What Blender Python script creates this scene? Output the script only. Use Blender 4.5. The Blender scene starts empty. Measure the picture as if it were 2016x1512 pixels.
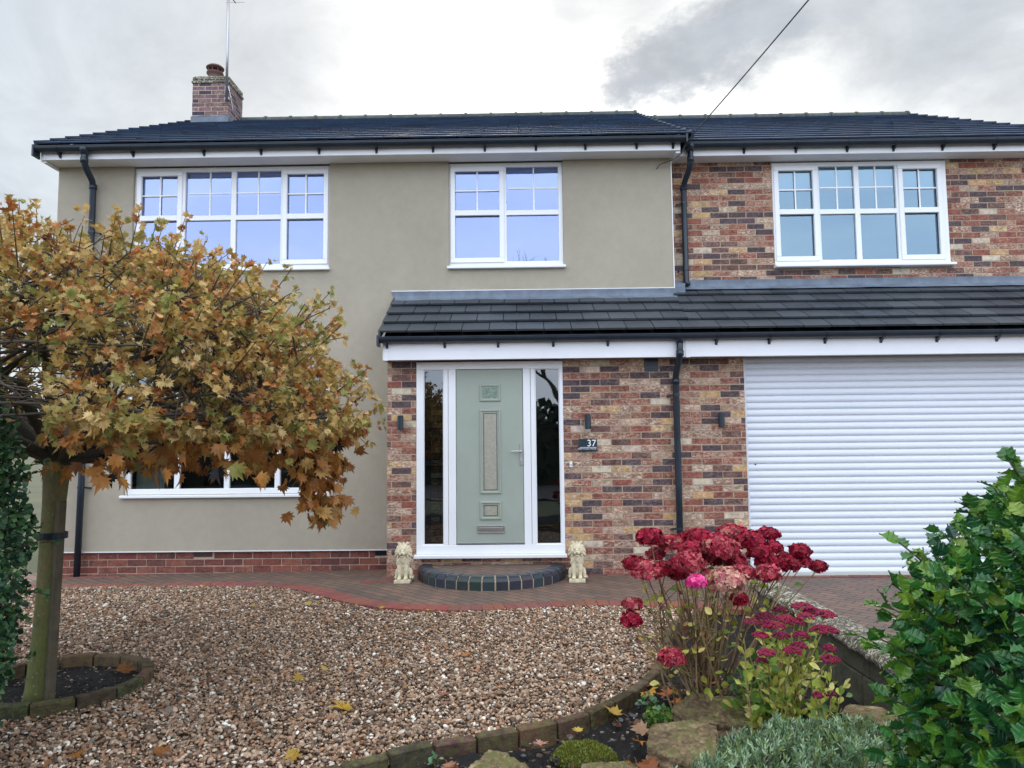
import bpy, math, random
import numpy as np
from mathutils import Vector, Matrix, noise
random.seed(37); rng = np.random.default_rng(37)
PI = math.pi
SC = bpy.context.scene
COL = SC.collection
# ------------------------------------------------------------------ camera
F = 1456.0
TH, ROLL, YAW, HC = math.atan(118/1456.0), 0.0104, 0.0137, 1.45
cam = bpy.data.cameras.new('camera'); camo = bpy.data.objects.new('camera', cam); COL.objects.link(camo)
cam.sensor_fit = 'HORIZONTAL'; cam.sensor_width = 36.0; cam.lens = F/2016*36.0
cam.clip_start = 0.05; cam.clip_end = 3000
fw = Vector((-math.sin(YAW)*math.cos(TH), math.cos(YAW)*math.cos(TH), math.sin(TH)))
ri = Vector((math.cos(YAW), math.sin(YAW), 0)); up = ri.cross(fw)
r2 = ri*math.cos(ROLL) - up*math.sin(ROLL); u2 = ri*math.sin(ROLL) + up*math.cos(ROLL)
m = Matrix((r2, u2, -fw)).transposed().to_4x4(); m.translation = Vector((0, 0, HC))
camo.matrix_world = m
SC.camera = camo
# ------------------------------------------------------------------ world, sun, exposure
SC.view_settings.view_transform = 'Standard'; SC.view_settings.look = 'None'
SC.view_settings.gamma = 1.0; SC.view_settings.exposure = 0.70
SUN_EL, SUN_AZ = math.radians(32), math.radians(-6)      # azimuth from +Y towards +X
W = bpy.data.worlds.new('World'); SC.world = W; W.use_nodes = True
def N(nt, typ, **k):
    n = nt.nodes.new(typ)
    for a, v in k.items():
        if a.startswith('i_'): n.inputs[a[2:].replace('_', ' ')].default_value = v
        else: setattr(n, a, v)
    return n
def build_world():
    nt = W.node_tree; nt.nodes.clear(); L = nt.links.new
    out = N(nt, 'ShaderNodeOutputWorld'); bg = N(nt, 'ShaderNodeBackground'); L(bg.outputs[0], out.inputs[0])
    sky = N(nt, 'ShaderNodeTexSky', sky_type='NISHITA', sun_disc=False, sun_elevation=SUN_EL, sun_rotation=SUN_AZ,
            air_density=1.0, dust_density=1.5, ozone_density=1.5)
    tc = N(nt, 'ShaderNodeTexCoord'); d = tc.outputs['Generated']
    def math_(op, a, b=None, clamp=False):
        n = N(nt, 'ShaderNodeMath', operation=op, use_clamp=clamp)
        for i, v in enumerate((a, b)):
            if v is None: continue
            if isinstance(v, (int, float)): n.inputs[i].default_value = v
            else: L(v, n.inputs[i])
        return n.outputs[0]
    def vscale(v, s):
        n = N(nt, 'ShaderNodeMapping'); n.inputs['Scale'].default_value = s; L(v, n.inputs[0]); return n.outputs[0]
    nz = N(nt, 'ShaderNodeTexNoise', i_Scale=3.2, i_Detail=7.0, i_Roughness=0.52, i_Distortion=0.35)
    L(vscale(d, (1.0, 1.0, 2.2)), nz.inputs['Vector'])
    nz2 = N(nt, 'ShaderNodeTexNoise', i_Scale=8.5, i_Detail=8.0, i_Roughness=0.66)
    L(vscale(d, (1.0, 1.0, 1.6)), nz2.inputs['Vector'])
    # warped direction for ragged cloud edges
    sub = N(nt, 'ShaderNodeVectorMath', operation='SUBTRACT'); L(nz2.outputs['Color'], sub.inputs[0]); sub.inputs[1].default_value = (.5, .5, .5)
    scl = N(nt, 'ShaderNodeVectorMath', operation='SCALE'); L(sub.outputs[0], scl.inputs[0]); scl.inputs['Scale'].default_value = 0.15
    add = N(nt, 'ShaderNodeVectorMath', operation='ADD'); L(d, add.inputs[0]); L(scl.outputs[0], add.inputs[1])
    nrm = N(nt, 'ShaderNodeVectorMath', operation='NORMALIZE'); L(add.outputs[0], nrm.inputs[0]); dw = nrm.outputs[0]
    def blob(x, y, z, rad, soft):      # a cloud or clearing round a compass direction
        v = Vector((x, y, z)).normalized()
        n = N(nt, 'ShaderNodeVectorMath', operation='DOT_PRODUCT'); L(dw, n.inputs[0]); n.inputs[1].default_value = v
        mr = N(nt, 'ShaderNodeMapRange', interpolation_type='SMOOTHSTEP'); L(n.outputs['Value'], mr.inputs[0])
        mr.inputs[1].default_value = math.cos(rad+soft); mr.inputs[2].default_value = math.cos(max(rad-soft, 0.0))
        return mr.outputs[0]
    def mix(f, a, b):
        n = N(nt, 'ShaderNodeMix', data_type='RGBA')
        for i, v in ((0, f), (6, a), (7, b)):
            if isinstance(v, (int, float)): n.inputs[i].default_value = v
            elif isinstance(v, tuple): n.inputs[i].default_value = v
            else: L(v, n.inputs[i])
        return n.outputs[2]
    base = mix(math_('MULTIPLY', nz.outputs[0], 1.0), (.36, .42, .48, 1), (.62, .65, .67, 1))
    c = base
    n3 = N(nt, 'ShaderNodeTexNoise', i_Scale=5.0, i_Detail=9.0, i_Roughness=0.62, i_Distortion=0.6); L(vscale(d, (1.0, 1.0, 1.8)), n3.inputs['Vector'])
    c = mix(math_('MULTIPLY', blob(.05, 1, .47, .40, .36), .95), c, (.84, .86, .84, 1))     # bright gap
    c = mix(math_('MULTIPLY', blob(.42, 1, .42, .26, .20), .6), c, (.74, .735, .70, 1))
    for (x, z, ra, so, f) in CLOUDS:
        c = mix(math_('MULTIPLY', blob(x, 1, z, ra, so), f), c, (.245, .275, .315, 1))
    wisp = N(nt, 'ShaderNodeMapRange'); L(n3.outputs[0], wisp.inputs[0]); wisp.inputs[1].default_value = .3; wisp.inputs[2].default_value = .7; wisp.inputs[3].default_value = .80; wisp.inputs[4].default_value = 1.12
    wn = N(nt, 'ShaderNodeVectorMath', operation='SCALE'); L(c, wn.inputs[0]); L(wisp.outputs[0], wn.inputs['Scale']); c = wn.outputs[0]
    # behind the camera: bright broken cloud with blue between
    sep = N(nt, 'ShaderNodeSeparateXYZ'); L(d, sep.inputs[0])
    back = N(nt, 'ShaderNodeMapRange', interpolation_type='SMOOTHSTEP'); L(sep.outputs[1], back.inputs[0])
    back.inputs[1].default_value = 0.25; back.inputs[2].default_value = -0.45
    nb = mix(nz.outputs[0], BACK_A, BACK_B)
    c = mix(back.outputs[0], c, nb)
    zen = N(nt, 'ShaderNodeMapRange', interpolation_type='SMOOTHSTEP'); L(sep.outputs[2], zen.inputs[0])
    zen.inputs[1].default_value = 0.62; zen.inputs[2].default_value = 0.95
    c = mix(zen.outputs[0], c, ZEN)
    low = N(nt, 'ShaderNodeMapRange'); L(sep.outputs[2], low.inputs[0]); low.inputs[1].default_value = 0.0; low.inputs[2].default_value = -0.05
    c = mix(low.outputs[0], c, (.16, .16, .15, 1))
    fin = N(nt, 'ShaderNodeMix', data_type='RGBA', blend_type='MIX'); fin.inputs[0].default_value = 0.93
    # clear-sky share at strength 0.1
    sk = N(nt, 'ShaderNodeVectorMath', operation='SCALE'); L(sky.outputs[0], sk.inputs[0]); sk.inputs['Scale'].default_value = 0.10
    L(sk.outputs[0], fin.inputs[6]); L(c, fin.inputs[7])
    L(fin.outputs[2], bg.inputs[0]); bg.inputs[1].default_value = 1.0
CLOUDS = [(.150, .500, .018, .020, .8), (.178, .515, .020, .024, .8), (.215, .535, .022, .028, .75), (.262, .560, .026, .034, .7), (.32, .59, .034, .045, .65), (.40, .625, .045, .06, .6),
          (.043, .61, .02, .05, .4), (.14, .62, .03, .06, .45), (.58, .64, .05, .10, .4), (.56, .50, .04, .10, .15), (-.24, .60, .05, .14, .35), (-.60, .50, .12, .24, .45), (-.42, .64, .06, .12, .4), (.72, .66, .08, .12, .45)]
BACK_A, BACK_B, ZEN = (.75, .98, 1.45, 1), (1.9, 1.93, 1.95, 1), (1.5, 1.52, 1.55, 1)
build_world()
sd = bpy.data.lights.new('sun', 'SUN'); sd.energy = 1.0; sd.angle = math.radians(20); sd.color = (1, .95, .88)
so = bpy.data.objects.new('sun', sd); COL.objects.link(so)
sdir = Vector((math.sin(SUN_AZ)*math.cos(SUN_EL), math.cos(SUN_AZ)*math.cos(SUN_EL), math.sin(SUN_EL)))
so.rotation_euler = sdir.to_track_quat('Z', 'Y').to_euler()

# ------------------------------------------------------------------ helpers
def lin(c):
    return tuple(((v/255)/12.92 if v/255 <= .04045 else ((v/255+.055)/1.055)**2.4) for v in c)
class MB:
    """collects faces with one colour per face"""
    def __init__(s): s.v = []; s.f = []; s.c = []; s.chunks = []
    def add(s, vs, fs, col=(1, 1, 1, 0)):
        o = len(s.v); s.v += [tuple(v) for v in vs]; s.f += [tuple(i+o for i in f) for f in fs]
        if len(col) == 3: col = tuple(col)+(0,)
        s.c += [col]*len(fs)
    def box(s, x0, x1, y0, y1, z0, z1, col=(1, 1, 1, 0), ch=0.0, M=None):
        if ch <= 0:
            vs = [(x0, y0, z0), (x1, y0, z0), (x1, y1, z0), (x0, y1, z0), (x0, y0, z1), (x1, y0, z1), (x1, y1, z1), (x0, y1, z1)]
            fs = [(3, 2, 1, 0), (4, 5, 6, 7), (0, 1, 5, 4), (1, 2, 6, 5), (2, 3, 7, 6), (3, 0, 4, 7)]
        else:
            vs = []; c = ch
            for (y, a) in ((y0, 1), (y1, 1)):
                pass
            X = (x0, x0+c, x1-c, x1); Y = (y0, y0+c, y1-c, y1); Z = (z0, z0+c, z1-c, z1)
            idx = {}
            def vi(i, j, k):
                if (i, j, k) not in idx:
                    idx[(i, j, k)] = len(vs); vs.append((X[i], Y[j], Z[k]))
                return idx[(i, j, k)]
            fs = []
            # six main faces
            for k, fl in ((0, 1), (3, 0)):
                q = [vi(1, 1, k), vi(2, 1, k), vi(2, 2, k), vi(1, 2, k)]; fs.append(tuple(reversed(q)) if fl else tuple(q))
            for j, fl in ((0, 0), (3, 1)):
                q = [vi(1, j, 1), vi(2, j, 1), vi(2, j, 2), vi(1, j, 2)]; fs.append(tuple(reversed(q)) if fl else tuple(q))
            for i, fl in ((0, 1), (3, 0)):
                q = [vi(i, 1, 1), vi(i, 2, 1), vi(i, 2, 2), vi(i, 1, 2)]; fs.append(tuple(reversed(q)) if fl else tuple(q))
            # edges
            for (ja, jb) in ((0, 1), (3, 2)):
                for (ka, kb) in ((0, 1), (3, 2)):
                    fs.append((vi(1, ja, kb), vi(2, ja, kb), vi(2, jb, ka), vi(1, jb, ka)))
                for (ia, ib) in ((0, 1), (3, 2)):
                    fs.append((vi(ib, ja, 1), vi(ib, ja, 2), vi(ia, jb, 2), vi(ia, jb, 1)))
            for (ia, ib) in ((0, 1), (3, 2)):
                for (ka, kb) in ((0, 1), (3, 2)):
                    fs.append((vi(ia, 1, kb), vi(ia, 2, kb), vi(ib, 2, ka), vi(ib, 1, ka)))
                    for (ja, jb) in ((0, 1), (3, 2)):
                        fs.append((vi(ia, jb, kb), vi(ib, ja, kb), vi(ib, jb, ka)))
        if M is not None: vs = [M @ Vector(v) for v in vs]
        s.add(vs, fs, col)
    def tube(s, pts, rad, n=8, col=(1, 1, 1, 0), caps=True):
        pts = [Vector(p) for p in pts]
        if not isinstance(rad, (list, tuple)): rad = [rad]*len(pts)
        vs = []; fs = []; prev = None
        for i, p in enumerate(pts):
            t = (pts[min(i+1, len(pts)-1)] - pts[max(i-1, 0)])
            if t.length < 1e-9: t = Vector((0, 0, 1))
            t.normalize()
            if prev is None:
                a = Vector((1, 0, 0)) if abs(t.x) < .8 else Vector((0, 1, 0))
                u = t.cross(a).normalized()
            else:
                u = (prev - t*prev.dot(t)); u = u.normalized() if u.length > 1e-6 else t.orthogonal().normalized()
            prev = u; w = t.cross(u)
            for k in range(n):
                a = 2*PI*k/n; vs.append(p + (u*math.cos(a)+w*math.sin(a))*rad[i])
        for i in range(len(pts)-1):
            for k in range(n):
                k2 = (k+1) % n; fs.append((i*n+k, i*n+k2, (i+1)*n+k2, (i+1)*n+k))
        if caps:
            fs.append(tuple(reversed(range(n)))); fs.append(tuple((len(pts)-1)*n+k for k in range(n)))
        s.add(vs, fs, col)
    def lathe(s, prof, cx, cy, n=24, col=(1, 1, 1, 0)):
        vs = []; fs = []
        for (r, z) in prof:
            for k in range(n): vs.append((cx+r*math.cos(2*PI*k/n), cy+r*math.sin(2*PI*k/n), z))
        for i in range(len(prof)-1):
            for k in range(n):
                k2 = (k+1) % n; fs.append((i*n+k, i*n+k2, (i+1)*n+k2, (i+1)*n+k))
        fs.append(tuple(reversed(range(n)))); fs.append(tuple((len(prof)-1)*n+k for k in range(n)))
        s.add(vs, fs, col)
    def ell(s, c, r, n=10, m_=7, rot=None, col=(1, 1, 1, 0)):
        vs = [Vector((0, 0, -1))]; fs = []
        for j in range(1, m_):
            a = -PI/2+PI*j/m_
            for k in range(n): vs.append(Vector((math.cos(a)*math.cos(2*PI*k/n), math.cos(a)*math.sin(2*PI*k/n), math.sin(a))))
        vs.append(Vector((0, 0, 1))); top = len(vs)-1
        for k in range(n): fs.append((0, 1+(k+1) % n, 1+k)); fs.append((top, 1+(m_-2)*n+k, 1+(m_-2)*n+(k+1) % n))
        for j in range(m_-2):
            for k in range(n): fs.append((1+j*n+k, 1+j*n+(k+1) % n, 1+(j+1)*n+(k+1) % n, 1+(j+1)*n+k))
        out = []
        for v in vs:
            p = Vector((v.x*r[0], v.y*r[1], v.z*r[2]))
            if rot is not None: p = rot @ p
            out.append(p+Vector(c))
        s.add(out, fs, col)
    def np_add(s, V, Fc, C):
        """V (n,3) F (m,k) C (m,4) numpy chunks"""
        s.chunks.append((np.asarray(V, float), np.asarray(Fc, int), np.asarray(C, float)))
    def build(s, name, mat, parent=None, smooth=False, loc=None):
        me = bpy.data.meshes.new(name)
        V = [np.array(s.v, float).reshape(-1, 3)]; o = len(s.v)
        loops = [i for f in s.f for i in f]; tot = [len(f) for f in s.f]
        LP = [np.array(loops, int)]; LT = [np.array(tot, int)]
        CC = [np.repeat(np.array(s.c, float).reshape(-1, 4), np.array(tot, int), axis=0)] if s.f else []
        for (v, f, c) in s.chunks:
            V.append(v); LP.append((f+o).ravel()); LT.append(np.full(len(f), f.shape[1])); CC.append(np.repeat(c, f.shape[1], axis=0)); o += len(v)
        V = np.concatenate(V); LP = np.concatenate(LP).astype(np.int32); LT = np.concatenate(LT).astype(np.int32)
        if loc is not None: V = V - np.array(loc)
        me.vertices.add(len(V)); me.vertices.foreach_set('co', V.ravel().astype(np.float32))
        me.loops.add(len(LP)); me.loops.foreach_set('vertex_index', LP)
        me.polygons.add(len(LT)); st = np.concatenate([[0], np.cumsum(LT)[:-1]]).astype(np.int32)
        me.polygons.foreach_set('loop_start', st); me.polygons.foreach_set('loop_total', LT)
        me.polygons.foreach_set('use_smooth', np.full(len(LT), bool(smooth)))
        me.update(calc_edges=True)
        if CC:
            ca = me.color_attributes.new('Col', 'FLOAT_COLOR', 'CORNER')
            ca.data.foreach_set('color', np.concatenate(CC).astype(np.float32).ravel())
        me.validate()
        if mat: me.materials.append(mat)
        ob = bpy.data.objects.new(name, me); COL.objects.link(ob)
        if loc is not None: ob.location = loc
        if parent is not None: ob.parent = parent
        return ob
def world_parent(ob, parent):
    """parent without moving (parents here have pure translations)"""
    ob.parent = parent
    off = Vector((0, 0, 0)); p = parent
    while p is not None: off += p.location; p = p.parent
    ob.location = ob.location - off
    return ob
def tag(o, label=None, cat=None, group=None, kind=None):
    if label: o['label'] = label
    if cat: o['category'] = cat
    if group: o['group'] = group
    if kind: o['kind'] = kind
    return o
def empty(name, loc=(0, 0, 0)):
    o = bpy.data.objects.new(name, None); o.location = loc; o.empty_display_size = .1; COL.objects.link(o); return o

# ------------------------------------------------------------------ materials
def mat_base(name):
    mt = bpy.data.materials.new(name); mt.use_nodes = True
    nt = mt.node_tree; b = nt.nodes['Principled BSDF']; return mt, nt, b
def noise_node(nt, scale, detail=4, rough=.55, coord='Object', stretch=None, dist=0):
    tc = N(nt, 'ShaderNodeTexCoord'); n = N(nt, 'ShaderNodeTexNoise'); n.inputs['Scale'].default_value = scale
    n.inputs['Detail'].default_value = detail; n.inputs['Roughness'].default_value = rough; n.inputs['Distortion'].default_value = dist
    if stretch:
        mp = N(nt, 'ShaderNodeMapping'); mp.inputs['Scale'].default_value = stretch
        nt.links.new(tc.outputs[coord], mp.inputs[0]); nt.links.new(mp.outputs[0], n.inputs['Vector'])
    else: nt.links.new(tc.outputs[coord], n.inputs['Vector'])
    return n
def ramp(nt, src, stops):
    r = N(nt, 'ShaderNodeValToRGB'); nt.links.new(src, r.inputs[0]); e = r.color_ramp.elements
    while len(e) < len(stops): e.new(0.5)
    for i, (p, c) in enumerate(stops): e[i].position = p; e[i].color = tuple(c)+(1,) if len(c) == 3 else c
    return r.outputs[0]
def bump(nt, b, src, strength, dist):
    n = N(nt, 'ShaderNodeBump'); n.inputs['Strength'].default_value = strength; n.inputs['Distance'].default_value = dist
    nt.links.new(src, n.inputs['Height']); nt.links.new(n.outputs[0], b.inputs['Normal']); return n
def mixc(nt, f, a, b, blend='MIX'):
    n = N(nt, 'ShaderNodeMix', data_type='RGBA', blend_type=blend)
    for i, v in ((0, f), (6, a), (7, b)):
        if isinstance(v, (int, float)): n.inputs[i].default_value = v
        elif isinstance(v, tuple): n.inputs[i].default_value = v if len(v) == 4 else v+(1,)
        else: nt.links.new(v, n.inputs[i])
    return n.outputs[2]
def simple(name, col, rough=.5, metal=0, var=0.0, vscale=6, bmp=0, bscale=60, spec=.5, coat=0):
    mt, nt, b = mat_base(name)
    b.inputs['Roughness'].default_value = rough; b.inputs['Metallic'].default_value = metal
    b.inputs['Specular IOR Level'].default_value = spec; b.inputs['Coat Weight'].default_value = coat
    if var:
        n = noise_node(nt, vscale, 6, .6)
        c = ramp(nt, n.outputs[0], [(.3, tuple(v*(1-var) for v in col)), (.7, tuple(min(1, v*(1+var)) for v in col))])
        nt.links.new(c, b.inputs['Base Color'])
        rr = N(nt, 'ShaderNodeMapRange'); nt.links.new(n.outputs[0], rr.inputs[0]); rr.inputs[3].default_value = rough*.8; rr.inputs[4].default_value = min(1, rough*1.2)
        nt.links.new(rr.outputs[0], b.inputs['Roughness'])
    else: b.inputs['Base Color'].default_value = tuple(col)+(1,)
    if bmp:
        nb = noise_node(nt, bscale, 4, .6); bump(nt, b, nb.outputs[0], 1.0, bmp)
    return mt
def colmat(name, rough=.6, var=.25, vscale=20, bmp=0.001, bscale=150, smear=None, transl=0, spec=.4, gloss_col=None):
    """colour from the Col attribute, broken up by noise; alpha of Col drives a pale smear"""
    mt, nt, b = mat_base(name); L = nt.links.new
    at = N(nt, 'ShaderNodeVertexColor', layer_name='Col')
    c = at.outputs[0]
    if var:
        n = noise_node(nt, vscale, 6, .65)
        f = ramp(nt, n.outputs[0], [(.25, (1-var,)*3), (.75, (1+var,)*3)])
        c = mixc(nt, 1.0, c, f, 'MULTIPLY')
    if smear:
        n2 = noise_node(nt, 30, 5, .6, stretch=(1, 1, 2.2), dist=.8)
        mr = N(nt, 'ShaderNodeMapRange'); L(n2.outputs[0], mr.inputs[0]); mr.inputs[1].default_value = .46; mr.inputs[2].default_value = .60
        mm = N(nt, 'ShaderNodeMath', operation='MULTIPLY'); L(mr.outputs[0], mm.inputs[0]); L(at.outputs[1], mm.inputs[1])
        c = mixc(nt, mm.outputs[0], c, smear)
    if smear:
        n5 = noise_node(nt, 11, 4, .6); c = mixc(nt, .75, c, ramp(nt, n5.outputs[0], [(.34, (.60, .57, .57)), (.5, (1.0, 1.0, 1.0)), (.66, (1.18, 1.12, 1.05))]), 'MULTIPLY')
    L(c, b.inputs['Base Color']); b.inputs['Roughness'].default_value = rough; b.inputs['Specular IOR Level'].default_value = spec
    if bmp:
        nb = noise_node(nt, bscale, 5, .65); bump(nt, b, nb.outputs[0], 1.0, bmp)
    if transl:
        tr = N(nt, 'ShaderNodeBsdfTranslucent'); L(c, tr.inputs[0])
        ms = N(nt, 'ShaderNodeMixShader'); ms.inputs[0].default_value = transl
        L(b.outputs[0], ms.inputs[1]); L(tr.outputs[0], ms.inputs[2])
        L(ms.outputs[0], nt.nodes['Material Output'].inputs[0])
    return mt
def render_mat():
    mt, nt, b = mat_base('textured_render'); L = nt.links.new
    n1 = noise_node(nt, .7, 5, .6, stretch=(1, 1, .6)); n2 = noise_node(nt, 9, 6, .65); n3 = noise_node(nt, 1.8, 6, .6, stretch=(1, 1, .5))
    c = ramp(nt, n1.outputs[0], [(.3, lin((182, 174, 157))), (.7, lin((196, 188, 170)))])
    c = mixc(nt, .5, c, ramp(nt, n2.outputs[0], [(.3, (.86, .86, .86)), (.7, (1.06, 1.06, 1.05))]), 'MULTIPLY')
    c = mixc(nt, .3, c, ramp(nt, n3.outputs[0], [(.35, (.88, .88, .85)), (.62, (1.04, 1.04, 1.04))]), 'MULTIPLY')
    n6 = noise_node(nt, 160, 3, .7); c = mixc(nt, .7, c, ramp(nt, n6.outputs[0], [(.3, (.80, .80, .80)), (.7, (1.25, 1.25, 1.25))]), 'MULTIPLY')
    # faint damp rectangle below the ground-floor sill
    L(c, b.inputs['Base Color']); b.inputs['Roughness'].default_value = .92; b.inputs['Specular IOR Level'].default_value = .2
    nb = noise_node(nt, 130, 3, .7); nb2 = noise_node(nt, 380, 2, .7)
    a = N(nt, 'ShaderNodeMath', operation='ADD'); L(nb.outputs[0], a.inputs[0]); L(nb2.outputs[0], a.inputs[1])
    bump(nt, b, a.outputs[0], 1.0, .010)
    return mt
def glass_mat(name, tint, refl, through):
    mt, nt, b = mat_base(name); L = nt.links.new; nt.nodes.remove(b)
    g = N(nt, 'ShaderNodeBsdfGlossy'); g.inputs['Color'].default_value = tint+(1,); g.inputs['Roughness'].default_value = .015
    t = N(nt, 'ShaderNodeBsdfTransparent'); t.inputs['Color'].default_value = through+(1,)
    fr = N(nt, 'ShaderNodeFresnel'); fr.inputs['IOR'].default_value = 1.5
    mr = N(nt, 'ShaderNodeMapRange'); L(fr.outputs[0], mr.inputs[0]); mr.inputs[1].default_value = .04; mr.inputs[2].default_value = 1.0
    mr.inputs[3].default_value = refl; mr.inputs[4].default_value = 1.0
    ms = N(nt, 'ShaderNodeMixShader'); L(mr.outputs[0], ms.inputs[0]); L(t.outputs[0], ms.inputs[1]); L(g.outputs[0], ms.inputs[2])
    tc = N(nt, 'ShaderNodeTexCoord'); nn = N(nt, 'ShaderNodeTexNoise'); nn.inputs['Scale'].default_value = 1.3; L(tc.outputs['Object'], nn.inputs['Vector'])
    bp = N(nt, 'ShaderNodeBump'); bp.inputs['Strength'].default_value = 1; bp.inputs['Distance'].default_value = .004; L(nn.outputs[0], bp.inputs['Height']); L(bp.outputs[0], g.inputs['Normal'])
    L(ms.outputs[0], nt.nodes['Material Output'].inputs[0]); return mt
def block_mat():
    mt, nt, b = mat_base('block_paving'); L = nt.links.new
    tc = N(nt, 'ShaderNodeTexCoord'); mp = N(nt, 'ShaderNodeMapping'); L(tc.outputs['Object'], mp.inputs[0]); mp.inputs['Rotation'].default_value = (0, 0, math.radians(45))
    nw = N(nt, 'ShaderNodeTexNoise'); nw.inputs['Scale'].default_value = 3; L(mp.outputs[0], nw.inputs['Vector'])
    ad = N(nt, 'ShaderNodeMix', data_type='VECTOR'); ad.inputs[0].default_value = .012; L(mp.outputs[0], ad.inputs[4]); L(nw.outputs['Color'], ad.inputs[5])
    br = N(nt, 'ShaderNodeTexBrick'); L(ad.outputs[1], br.inputs['Vector'])
    br.inputs['Scale'].default_value = 1.0; br.inputs['Brick Width'].default_value = .2; br.inputs['Row Height'].default_value = .1
    br.inputs['Mortar Size'].default_value = .006; br.inputs['Mortar Smooth'].default_value = .3; br.inputs['Bias'].default_value = 0
    br.inputs['Color1'].default_value = lin((100, 88, 80))+(1,); br.inputs['Color2'].default_value = lin((122, 98, 86))+(1,)
    br.inputs['Mortar'].default_value = lin((58, 52, 46))+(1,)
    n = noise_node(nt, 2.2, 6, .6); n2 = noise_node(nt, 60, 5, .7)
    c = mixc(nt, .8, br.outputs[0], ramp(nt, n.outputs[0], [(.3, (.72, .74, .78)), (.7, (1.22, 1.15, 1.05))]), 'MULTIPLY')
    c = mixc(nt, .7, c, ramp(nt, n2.outputs[0], [(.3, (.65, .65, .65)), (.72, (1.35, 1.32, 1.28))]), 'MULTIPLY')
    L(c, b.inputs['Base Color']); b.inputs['Roughness'].default_value = .7
    iv = N(nt, 'ShaderNodeMath', operation='SUBTRACT'); iv.inputs[0].default_value = 1; L(br.outputs['Fac'], iv.inputs[1])
    mx = N(nt, 'ShaderNodeMath', operation='MULTIPLY_ADD'); L(n2.outputs[0], mx.inputs[0]); mx.inputs[1].default_value = .4; L(iv.outputs[0], mx.inputs[2])
    bump(nt, b, mx.outputs[0], 1.0, .006); return mt
def soil_mat():
    mt, nt, b = mat_base('soil'); n = noise_node(nt, 18, 8, .7); n2 = noise_node(nt, 90, 4, .7)
    c = ramp(nt, n.outputs[0], [(.3, lin((14, 14, 15))), (.55, lin((26, 24, 24))), (.75, lin((44, 39, 36)))])
    c = mixc(nt, .6, c, ramp(nt, n2.outputs[0], [(.3, (.6, .6, .6)), (.75, (1.5, 1.45, 1.4))]), 'MULTIPLY')
    nt.links.new(c, b.inputs['Base Color']); b.inputs['Roughness'].default_value = .9; bump(nt, b, n2.outputs[0], 1, .02); return mt
def rock_mat():
    mt, nt, b = mat_base('mossy_stone'); L = nt.links.new
    n = noise_node(nt, 6, 8, .65); n2 = noise_node(nt, 45, 6, .7); n3 = noise_node(nt, 9, 5, .6)
    c = ramp(nt, n.outputs[0], [(.3, lin((70, 58, 42))), (.5, lin((122, 104, 76))), (.7, lin((176, 158, 124)))])
    c = mixc(nt, .9, c, ramp(nt, n2.outputs[0], [(.35, (.4, .4, .4)), (.62, (1.4, 1.4, 1.4))]), 'MULTIPLY')
    ge = N(nt, 'ShaderNodeNewGeometry'); se = N(nt, 'ShaderNodeSeparateXYZ'); L(ge.outputs['Normal'], se.inputs[0])
    a = N(nt, 'ShaderNodeMath', operation='MULTIPLY_ADD'); L(se.outputs[2], a.inputs[0]); a.inputs[1].default_value = .22; L(n3.outputs[0], a.inputs[2])
    mr = N(nt, 'ShaderNodeMapRange'); L(a.outputs[0], mr.inputs[0]); mr.inputs[1].default_value = .66; mr.inputs[2].default_value = .80; mr.inputs[4].default_value = .75
    c = mixc(nt, mr.outputs[0], c, lin((92, 98, 48)))
    L(c, b.inputs['Base Color']); b.inputs['Roughness'].default_value = .9; bump(nt, b, n2.outputs[0], 1, .012); return mt
def tile_mat(name, c0, c1, rough, moss=None):
    mt, nt, b = mat_base(name); L = nt.links.new
    at = N(nt, 'ShaderNodeVertexColor', layer_name='Col')
    n = noise_node(nt, 1.5, 6, .6); n2 = noise_node(nt, 40, 5, .7)
    c = ramp(nt, n.outputs[0], [(.35, c0), (.65, c1)]); c = mixc(nt, 1, c, at.outputs[0], 'MULTIPLY')
    c = mixc(nt, .5, c, ramp(nt, n2.outputs[0], [(.3, (.75, .75, .75)), (.7, (1.25, 1.25, 1.25))]), 'MULTIPLY')
    if moss:
        n4 = noise_node(nt, 12, 5, .7); c = mixc(nt, ramp(nt, n4.outputs[0], [(.5, (0, 0, 0)), (.62, (1, 1, 1))]), c, moss)
    L(c, b.inputs['Base Color'])
    rr = N(nt, 'ShaderNodeMapRange'); L(n.outputs[0], rr.inputs[0]); rr.inputs[1].default_value = .3; rr.inputs[2].default_value = .7; rr.inputs[3].default_value = rough*.65; rr.inputs[4].default_value = rough*1.25
    L(rr.outputs[0], b.inputs['Roughness']); bump(nt, b, n2.outputs[0], 1, .0015); return mt
def trunk_mat():
    mt, nt, b = mat_base('bark'); L = nt.links.new
    n = noise_node(nt, 9, 7, .65, stretch=(1, 1, .35)); n2 = noise_node(nt, 60, 5, .7, stretch=(1, 1, .5)); n3 = noise_node(nt, 2.2, 4, .6)
    c = ramp(nt, n.outputs[0], [(.3, lin((84, 80, 54))), (.5, lin((116, 112, 68))), (.72, lin((138, 120, 94)))])
    c = mixc(nt, ramp(nt, n3.outputs[0], [(.42, (0, 0, 0)), (.58, (.8, .8, .8))]), c, lin((104, 112, 60)))
    c = mixc(nt, .6, c, ramp(nt, n2.outputs[0], [(.3, (.65, .65, .65)), (.7, (1.3, 1.3, 1.3))]), 'MULTIPLY')
    v = N(nt, 'ShaderNodeTexVoronoi'); v.inputs['Scale'].default_value = 22; tc = N(nt, 'ShaderNodeTexCoord'); L(tc.outputs['Object'], v.inputs['Vector'])
    c = mixc(nt, ramp(nt, v.outputs[0], [(.08, (.7, .7, .7)), (.16, (0, 0, 0))]), c, lin((148, 148, 122)))
    L(c, b.inputs['Base Color']); b.inputs['Roughness'].default_value = .85; bump(nt, b, n2.outputs[0], 1, .004); return mt
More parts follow.
